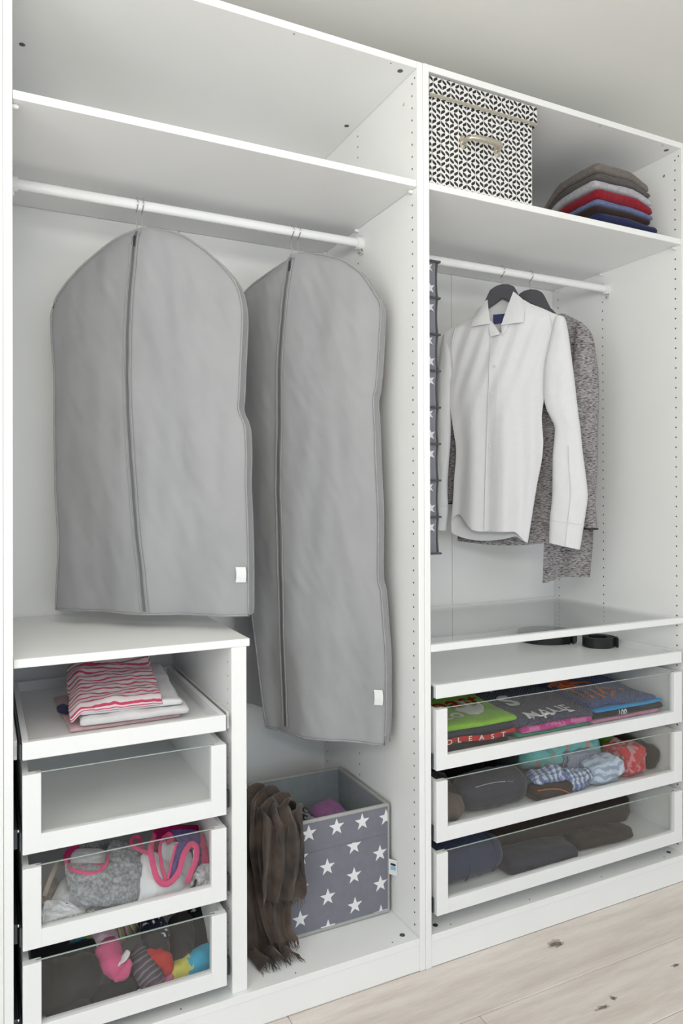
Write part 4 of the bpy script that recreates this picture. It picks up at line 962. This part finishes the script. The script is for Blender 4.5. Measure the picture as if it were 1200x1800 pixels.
part('strap', ribbon([at(272, 1466, y=.13), at(265, 1490, y=.075), at(269, 1520, y=.050), at(277, 1545, y=.040), at(290, 1554, y=.036), at(303, 1548, y=.036), at(315, 1530, y=.040), at(323, 1502, y=.050), at(335, 1484, y=.062), at(345, 1490, y=.060), at(344, 1512, y=.050), at(336, 1532, y=.044), at(329, 1552, y=.040)], .013, .0035), HOT, t)
part('strap', ribbon([at(288, 1470, y=.12), at(281, 1490, y=.085), at(284, 1520, y=.060), at(292, 1548, y=.042)], .008, .003), HOT, t)
part('strap', ribbon([at(310, 1482, y=.066), at(304, 1505, y=.056), at(295, 1545, y=.040)], .006, .003), HOT, t)
part('loop', ribbon([at(262, 1500, y=.085), at(246, 1494, y=.10), at(231, 1484, y=.12), at(235, 1472, y=.14), at(246, 1474, y=.14), at(248, 1488, y=.11)], .009, .003), HOT, t)
part('loop', ribbon([at(286, 1478, y=.12), at(296, 1466, y=.13), at(303, 1474, y=.12), at(293, 1482, y=.11)], .010, .003), HOT, t)
part('care_label', sheet(lambda u, v: at(260+8*u+3*v, 1499-20*v, y=.095+.01*v), 2, 3, .0006), TAGM, t)

# -- left lowest drawer: socks
D3 = .139; gS = 'rolled socks in the lowest left drawer'
DG = cloth('charcoal_sock', (.030, .028, .027), bump=.35, bs=300.); DG2 = cloth('anthracite_sock', (.042, .038, .038), bump=.35, bs=300.)
def sock(label, mt, P, R, seed, **k): return roll('sock', label, 'sock', mt, [at(u, v, y=y) for u, v, y in P], R, seed, gS, **k)
sock('big charcoal sock bundle in the left front corner', DG, [(82, 1740, .085), (115, 1730, .085), (150, 1712, .09)], [.050, .054, .046], 1., amp=.006)
sock('second charcoal sock bundle lying at the front left', DG2, [(98, 1790, .052), (140, 1775, .052)], [.030, .033], 2., amp=.005)
sock('charcoal sock bundle under the pink striped sock', DG, [(172, 1768, .058), (205, 1748, .062), (228, 1735, .07)], [.030, .032, .028], 3., amp=.005)
sock('black sock bundle at the back left', BLK, [(72, 1672, .14), (104, 1664, .14)], [.028, .030], 4.)
sock('black sock bundle behind the charcoal ones', BLK, [(122, 1682, .12), (160, 1671, .12)], [.024, .025], 5.)
PST = striped('pink_white_striped_sock', (.70, .62, .65), (.50, .14, .25), 26., .22, 0, 0., diag=.12); HPK = cloth('pink_sock', (.62, .10, .23))
o_ = sock('pink and white striped sock in the middle', PST, [(178, 1640, .15), (186, 1655, .125), (193, 1672, .10)], [.027, .029, .027], 6.)
roll('toe', None, None, HPK, [at(190, 1668, y=.10), at(199, 1690, y=.075), at(204, 1705, y=.062)], [.029, .027, .022], 7., parent=o_); roll('cuff_band', None, None, cloth('white_sock', (.74, .71, .73)), [at(201, 1698, y=.058), at(214, 1688, y=.054), at(222, 1676, y=.060)], [.008, .009, .008], 8., parent=o_, flat=.6)
roll('heel', None, None, HPK, [at(206, 1716, y=.052), at(217, 1708, y=.050), at(226, 1694, y=.055)], [.013, .016, .011], 9., parent=o_)
GST = striped('grey_purple_striped_sock', (.075, .07, .078), (.20, .20, .21), 9., .28, 0, .03, third=(.17, .06, .13))
sock('grey sock with purple stripes beside the red one', GST, [(244, 1680, .10), (256, 1705, .072), (270, 1728, .050)], [.026, .030, .026], 10.)
FLO = blotch('navy_floral_sock', (.012, .013, .03), (.62, .62, .66), 75., .615)
o_ = sock('navy sock with white flower print above the red one', FLO, [(266, 1618, .17), (272, 1640, .13), (276, 1652, .11)], [.030, .032, .030], 11.)
roll('foot', None, None, DG2, [at(272, 1652, y=.115), at(276, 1668, y=.095)], [.031, .029], 12., parent=o_)
RED = cloth('red_sock', (.50, .04, .035)); sock('bright red sock in the middle right of the sock drawer', RED, [(262, 1680, .080), (278, 1682, .072), (290, 1690, .066), (294, 1708, .058)], [.012, .018, .017, .013], 13., amp=.006)
sock('charcoal sock standing right of the red one', DG2, [(318, 1625, .17), (318, 1655, .13), (322, 1682, .09)], [.033, .034, .028], 14.)
sock('black patterned sock at the right back corner', blotch('black_sparse_print', (.014, .014, .018), (.5, .5, .55), 55., .70), [(348, 1605, .19), (352, 1640, .15), (356, 1662, .13)], [.030, .031, .027], 15.)
YEL = cloth('yellow_sock', (.60, .55, .12)); BLU = cloth('turquoise_sock', (.05, .38, .58))
o_ = sock('yellow and turquoise sock at the right front', YEL, [(305, 1710, .065), (322, 1704, .066), (336, 1697, .067)], [.022, .025, .025], 16.)
roll('foot', None, None, BLU, [at(334, 1698, y=.067), at(352, 1688, y=.070), at(368, 1682, y=.074)], [.026, .029, .029], 17., parent=o_)
sock('small pink sock tip at the front right', cloth('bubblegum_sock', (.60, .17, .30)), [(292, 1724, .050), (300, 1719, .052)], [.011, .010], 18., amp=.005)
sock('turquoise sock at the back left', BLU, [(112, 1646, .215), (168, 1629, .21)], [.026, .024], 19.)
sock('lime and turquoise marbled sock behind the black bundle', blotch('lime_marble', (.45, .55, .12), (.10, .45, .55), 30., .5, (.6, .6, .6), .62), [(128, 1660, .165), (158, 1649, .16), (182, 1641, .16)], [.022, .024, .020], 20.)
sock('purple sock at the back left of the sock drawer', cloth('violet_sock', (.25, .02, .17)), [(88, 1656, .19), (118, 1650, .18)], [.020, .019], 21.)
sock('green and pink striped sock behind the striped one', striped('green_pink_stripe', (.48, .58, .18), (.70, .68, .68), 5., .4, 0, .05, third=(.62, .10, .25)), [(205, 1642, .20), (225, 1632, .20), (240, 1622, .20)], [.022, .024, .020], 22.)

# -- right first drawer: printed T-shirts
F1 = .5318; gT = 'T-shirts in the right drawer'
def tee(label, mt, x0, x1, y0, y1, z0, h_, seed, lift=None, amp=.004, rz=0., n=(34, 30, 6)): return folded('t_shirt', label, 'T-shirt', mt, (x0+x1)/2, (y0+y1)/2, z0, x1-x0, y1-y0, h_, seed, amp=amp, group=gT, lift=lift, rz=rz, n=n)
bk = lambda a, b=.0: (lambda x, y: a*sstep(-.17, .10, y)+b*x)
BLKT = cloth('black_tee', (.016, .015, .017)); NVT = cloth('dark_navy_tee', (.030, .032, .05)); GRN = cloth('bright_green_tee', (.22, .44, .035), var=.06); REDB = cloth('red_band', (.45, .015, .02))
A = (1.050, 1.335)
tee('black T-shirt at the bottom of the left pile', BLKT, A[0], A[1]-.03, .032, .40, F1, .026, 1., bk(.004))
o_ = tee('black T-shirt with red band and gold letters under the green one', BLKT, A[0], A[1]-.01, .026, .40, F1+.0262, .018, 2., bk(.010))
part('red_band', sheet(lambda u, v: (lerp(A[0]+.02, A[1]-.02, u), .0225+.002*math.sin(u*9)+.006*abs(v-.5), F1+lerp(.0285, .043, v)+.0035*math.sin(u*7)), 24, 4, .001), REDB, o_)
xx = 1.079
for ch, dx in (('D', .036), ('L', .036), ('E', .036), ('A', .040), ('S', .036), ('T', .03)):
    for m_, ofs in ((I_GO, .0), (I_W, -.0012)): part('lettering', text_mesh(ch, .019, lambda a, b, ofs=ofs: Vector((xx+a*1.4+ofs*1.5, .0195+ofs*.6, F1+.0305+b-ofs*.8+.0035*math.sin((xx-A[0])/.285*7)))), m_, o_)
    xx += dx
tee('dark navy T-shirt between the black and green ones', NVT, A[0], A[1]-.005, .030, .41, F1+.0446, .014, 3., bk(.014))
o_ = tee('bright green T-shirt with red and white print on top', GRN, A[0]-.004, A[1], .036, .42, F1+.059, .017, 4., bk(.020), amp=.005)
X_, Y_ = (1, 0, 0), (0, 1, 0)
p = at(762, 1246, z=.622); lettering(o_, 'oast', .105, (p.x, p.y, .62), (1, .03, 0), (-.1, 1, 0), DOWN, I_RED, shear=.3, bold=.0012)
p = at(783, 1265, z=.612); lettering(o_, "co'", .075, (p.x, p.y, .62), (1, .05, 0), (-.1, 1, 0), DOWN, I_W, bold=.0015)
shape = [[(0, .3), (.12, .0), (.35, -.1), (.6, -.02), (.9, .35), (1.0, .75), (.75, .5), (.6, .45), (.55, .9), (.4, .95), (.38, .5), (.22, .45), (.05, .55)]]
p = at(818, 1256, z=.612); lettering(o_, shape, .105, (p.x, p.y, .62), (1, .03, 0), (0, 1, 0), DOWN, I_W, name='print_shape')
def waffle(name, ca, cb):
    M = cloth(name, ca); nb = NB(M); c, vec = nb.coord('Object')
    f = nb.m('MULTIPLY', nb.m('SINE', nb.m('MULTIPLY', c[0], 520.)), nb.m('SINE', nb.m('MULTIPLY', nb.m('ADD', c[1], c[2]), 520.)))
    nb.base(nb.mix(nb.m('MULTIPLY_ADD', f, .5, .5), ca, cb)); bp = nb.N.new('ShaderNodeBump'); bp.inputs['Strength'].default_value = .7; bp.inputs['Distance'].default_value = .002; nb.L.new(f, bp.inputs['Height']); nb.L.new(bp.outputs[0], nb.N['Principled BSDF'].inputs['Normal']); return M
WNV = waffle('navy_waffle_knit', (.028, .026, .045), (.085, .085, .14)); WBL = waffle('blue_waffle_knit', (.022, .032, .085), (.07, .10, .24))
B = (1.335, 1.660)
tee('white edged T-shirt at the bottom of the middle pile', cloth('white_edge_tee', (.55, .45, .42)), B[0]+.015, B[1]-.06, .028, .30, F1, .009, 5., bk(.003))
tee('emerald green T-shirt low in the middle pile', cloth('emerald_tee', (.03, .30, .17)), B[0], B[1]-.05, .030, .30, F1+.0092, .009, 6., bk(.003))
tee('hot pink T-shirt under the navy waffle one', blotch('pink_print_tee', (.50, .04, .24), (.62, .16, .36), 30., .5), B[0]+.01, B[1]-.045, .026, .30, F1+.0184, .018, 7., bk(.004), amp=.006)
o_ = tee('navy waffle T-shirt with white letters in the middle', WNV, B[0]-.025, B[1]-.035, .030, .34, F1+.0366, .030, 8., lambda x, y: .020*sstep(-.15, .10, y)-.010*sstep(.06, .16, x), amp=.004)
p = at(935, 1258, z=.606); lettering(o_, 'MALIE', .066, (p.x, p.y, .62), (1, .06, 0), (-.10, 1, 0), DOWN, I_W, lift=.003, bold=.0004)
p = at(897, 1237, z=.612); lettering(o_, 'S', .10, (p.x, p.y, .62), (1, .05, 0), (-.1, 1, 0), DOWN, I_W, bold=.004)
o_ = tee('black T-shirt with white letters at the back', BLKT, 1.375, 1.62, .345, .505, F1+.04, .045, 9., lambda x, y: .02*sstep(-.08, .05, y), amp=.005)
p = at(858, 1218, z=.634); lettering(o_, 'JUL YSTE', .060, (p.x, p.y, .64), (1, .04, 0), (-.1, 1, 0), DOWN, I_W, lift=.003, bold=.0004)
tee('black T-shirt lying underneath at the back', BLKT, 1.36, 1.90, .345, .505, F1, .038, 10.)
Cc = (1.615, 1.925)
tee('dark blue T-shirt at the bottom of the right pile', cloth('royal_blue_tee', (.02, .02, .12)), Cc[0]+.07, Cc[1]-.04, .030, .33, F1, .008, 11.)
tee('pale pink T-shirt low in the right pile', cloth('pale_pink_tee', (.58, .26, .38)), Cc[0], Cc[1]-.02, .028, .33, F1+.0082, .012, 12., bk(.003))
o_ = tee('black T-shirt with white digits in the right pile', BLKT, Cc[0]+.005, Cc[1], .030, .33, F1+.0204, .022, 13., bk(.006))
lettering(o_, '100,', .024, (1.722, .02, F1+.0225), (1, 0, .02), UPV, BACK, I_W, bold=.0006)
tee('T-shirt with a bright blue edge under the orange print one', cloth('cyan_blue_tee', (.01, .26, .55)), Cc[0]+.01, Cc[1]-.01, .026, .33, F1+.0426, .009, 14., bk(.008))
o_ = tee('navy T-shirt with orange print on top of the right pile', WBL, Cc[0]-.005, Cc[1]-.03, .034, .36, F1+.0518, .022, 15., lambda x, y: .022*sstep(-.15, .10, y)-.012*sstep(.05, .15, x)+.006*math.exp(-((x+.06)/.04)**2), amp=.007)
brush = [[(0, 0), (.07, .0), (.16, .55), (.10, .60)], [(.16, .55), (.45, .62), (.44, .72), (.12, .66)], [(.22, .1), (.30, .08), (.34, .42), (.28, .45)], [(.40, .02), (.47, .0), (.52, .5), (.46, .52)], [(.55, .2), (.62, .15), (.80, .60), (.74, .66)], [(.66, .02), (.95, .30), (.92, .36), (.62, .08)], [(.0, .72), (.5, .82), (.8, .78), (.8, .86), (.45, .92), (.0, .80)], [(.84, .5), (1.2, .34), (1.22, .40), (.86, .58)]]
p = at(1030, 1232, z=.610); lettering(o_, brush, .17, (p.x, p.y, .62), (1, -.06, 0), (.1, 1, 0), DOWN, I_OR, name='print_strokes')
p = at(990, 1216, z=.612); lettering(o_, 'BE', .085, (p.x, p.y, .62), (1, .05, 0), (-.2, 1, 0), DOWN, I_OR, bold=.004)

# -- right second drawer: jeans and summer clothes
F2 = .3433; g2 = 'clothes in the middle right drawer'
def cl(name, label, cat, mt, x0, x1, y0, y1, z0, h_, seed, lift=None, amp=.012, rz=0., n=(34, 26, 10), r=None): return folded(name, label, cat, mt, (x0+x1)/2, (y0+y1)/2, z0, x1-x0, y1-y0, h_, seed, amp=amp, group=g2, lift=lift, rz=rz, n=n, r=r)
SLATE = cloth('slate_denim', (.040, .038, .052), var=.12, vs_=120., bump=.3, bs=400.); TAUP = cloth('taupe_cotton', (.115, .085, .068)); BRN = cloth('dark_brown_cotton', (.040, .028, .022))
o_ = roll('rolled_jeans', 'rolled slate grey jeans with white stitching', 'jeans', SLATE, [(1.19, .080, F2+.055), (1.27, .079, F2+.055), (1.35, .078, F2+.053)], [.050, .053, .048], 2., g2, amp=.005)
for k in range(22):
    a = at(lerp(836, 905, k/21), 1384-10*math.sin(PI*min(1, k/21*1.3)*.5)-lerp(0, 0, k), y=.036); bt = a; part('stitch', tube([a+Vector((0, 0, 0)), a+Vector((.0035, 0, .0008))], .0009, 5), I_W, o_)
roll('rolled_trousers', 'rolled taupe trousers in the left front corner', 'trousers', TAUP, [(1.078, .060, F2+.036), (1.115, .058, F2+.036), (1.135, .06, F2+.034)], [.030, .035, .030], 3., g2, amp=.005)
roll('rolled_trousers', 'rolled brown trousers behind the taupe ones', 'trousers', BRN, [(1.070, .145, F2+.050), (1.14, .14, F2+.052)], [.044, .046], 4., g2, amp=.006)
cl('folded_trousers', 'black folded trousers at the back of the middle drawer', 'trousers', BLK, 1.06, 1.36, .20, .48, F2, .120, 5., amp=.010, r=.04)
cl('folded_trousers', 'second black garment beside the mint cloth', 'trousers', cloth('black_denim', (.016, .016, .018), var=.2, vs_=200.), 1.36, 1.445, .14, .46, F2, .124, 6., amp=.010, r=.035)
o_ = cl('folded_trousers', 'dark brown shorts with orange stitching at the front', 'trousers', BRN, 1.395, 1.545, .024, .090, F2, .042, 7., amp=.005, r=.02)
part('stitch_line', tube(spline([at(945, 1390, y=.026), at(965, 1387, y=.024), at(985, 1388, y=.022), at(1005, 1396, y=.021)], 5), .0014, 5), I_OR, o_)
PLAID = cloth('blue_plaid', (.35, .40, .50)); nb = NB(PLAID); c, vec = nb.coord('UV')
def st(ax_, fr, du, ph=0.): return nb.m('LESS_THAN', nb.m('FRACT', nb.m('MULTIPLY_ADD', c[ax_], fr, ph)), du)
k1 = nb.mix(nb.m('MULTIPLY', st(0, 6., .42), .8), (.50, .54, .62), (.05, .09, .24)); k1 = nb.mix(nb.m('MULTIPLY', st(1, 5., .40), .65), k1, (.07, .13, .34)); k1 = nb.mix(nb.m('MULTIPLY', st(0, 6., .07, .25), .9), k1, (.75, .75, .76)); k1 = nb.mix(nb.m('MULTIPLY', st(1, 5., .07, .3), .9), k1, (.75, .75, .76)); nb.base(k1)
cl('crumpled_shirt', 'blue plaid shirt crumpled at the front of the drawer', 'shirt', PLAID, 1.520, 1.632, .026, .094, F2, .062, 8., amp=.026, r=.03, rz=.1)
cl('crumpled_shirt', 'blue plaid cloth lying on the brown shorts', 'shirt', PLAID, 1.415, 1.525, .036, .100, F2+.043, .036, 18., amp=.022, r=.018, rz=-.15)
cl('crumpled_shirt', 'pale blue striped shirt crumpled beside the plaid one', 'shirt', striped('pale_blue_seersucker', (.62, .68, .76), (.36, .44, .60), 22., .45, 1, .06), 1.626, 1.762, .026, .110, F2, .074, 9., amp=.024, r=.034, rz=-.08)
cl('crumpled_shirt', 'grey pinstriped cloth behind the pale blue shirt', 'shirt', striped('navy_pinstripe', (.55, .56, .60), (.10, .12, .22), 30., .5, 0, .03), 1.585, 1.715, .098, .140, F2, .088, 19., amp=.014, r=.018)
MINT = blotch('mint_flamingo_print', (.26, .60, .56), (.68, .33, .29), 26., .60)
cl('crumpled_cloth', 'mint green cloth with flamingo print in the middle drawer', 'cloth', MINT, 1.445, 1.775, .125, .34, F2+.030, .100, 10., lift=lambda x, y: .012*math.sin(x*38)+.012*sstep(-.1, .1, y), amp=.018, r=.045, n=(48, 36, 10))
cl('crumpled_cloth', 'coral red printed cloth at the right of the middle drawer', 'cloth', blotch('coral_print', (.50, .045, .05), (.62, .22, .24), 34., .55, (.35, .33, .30), .68), 1.752, 1.868, .030, .150, F2, .100, 11., amp=.028, r=.04, rz=.06)
cl('crumpled_cloth', 'lime green cloth at the back right of the middle drawer', 'cloth', cloth('lime_cloth', (.18, .40, .06)), 1.795, 1.875, .170, .27, F2+.02, .105, 12., amp=.018, r=.04)
roll('rolled_trousers', 'dark brown rolled garment at the right end of the middle drawer', 'trousers', BRN, [(1.912, .075, F2+.040), (1.910, .13, F2+.042), (1.905, .22, F2+.05)], [.036, .040, .040], 13., g2, amp=.006)

# -- right lowest drawer: trousers
F3 = .1523; g3 = 'trousers in the lowest right drawer'
DEN = cloth('dark_blue_denim', (.040, .048, .088), var=.14, vs_=140., bump=.3, bs=400.); DNV = cloth('deep_navy_cotton', (.030, .029, .045), var=.08); DBR = cloth('dark_coffee_cotton', (.036, .026, .022), var=.08)
o_ = roll('rolled_jeans', 'rolled dark blue jeans at the left of the lowest drawer', 'jeans', DEN, [(1.075, .098, F3+.058), (1.17, .097, F3+.060), (1.272, .096, F3+.056)], [.054, .058, .052], 1., g3, amp=.004)
for xx, rr in ((1.098, .0575), (1.168, .0600), (1.262, .0555)): part('seam', tube([(xx, .097-rr*math.cos(a), F3+.058+rr*math.sin(a)) for a in [lerp(-.9, 1.6, k/14) for k in range(15)]], .0016, 5), DEN, o_)
folded('folded_trousers', 'deep navy folded trousers beside the rolled jeans', 'trousers', DNV, 1.430, .072, F3, .270, .095, .050, 2., amp=.005, group=g3, r=.024, lift=lambda x, y: -.014*sstep(.03, .14, x))
folded('folded_trousers', 'long coffee brown folded trousers in the lowest drawer', 'trousers', DBR, 1.585, .205, F3, .58, .17, .088, 3., amp=.008, group=g3, r=.03, rz=-.06, lift=lambda x, y: .014*sstep(-.05, .25, x))
folded('folded_trousers', 'brown trousers leg lying in front of the coffee brown ones', 'trousers', DBR, 1.690, .078, F3, .23, .070, .040, 4., amp=.006, group=g3, r=.018, rz=-.06)
folded('folded_trousers', 'long black folded trousers along the back of the lowest drawer', 'trousers', BLK, 1.36, .405, F3, .58, .20, .118, 5., amp=.008, group=g3, r=.04)
folded('folded_trousers', 'black folded trousers behind the rolled jeans', 'trousers', BLK, 1.17, .26, F3, .24, .16, .098, 6., amp=.008, group=g3, r=.04)
o_ = folded('folded_trousers', 'short black garment in the right back corner of the lowest drawer', 'trousers', BLK, 1.76, .43, F3, .22, .15, .100, 7., amp=.008, group=g3, r=.04)
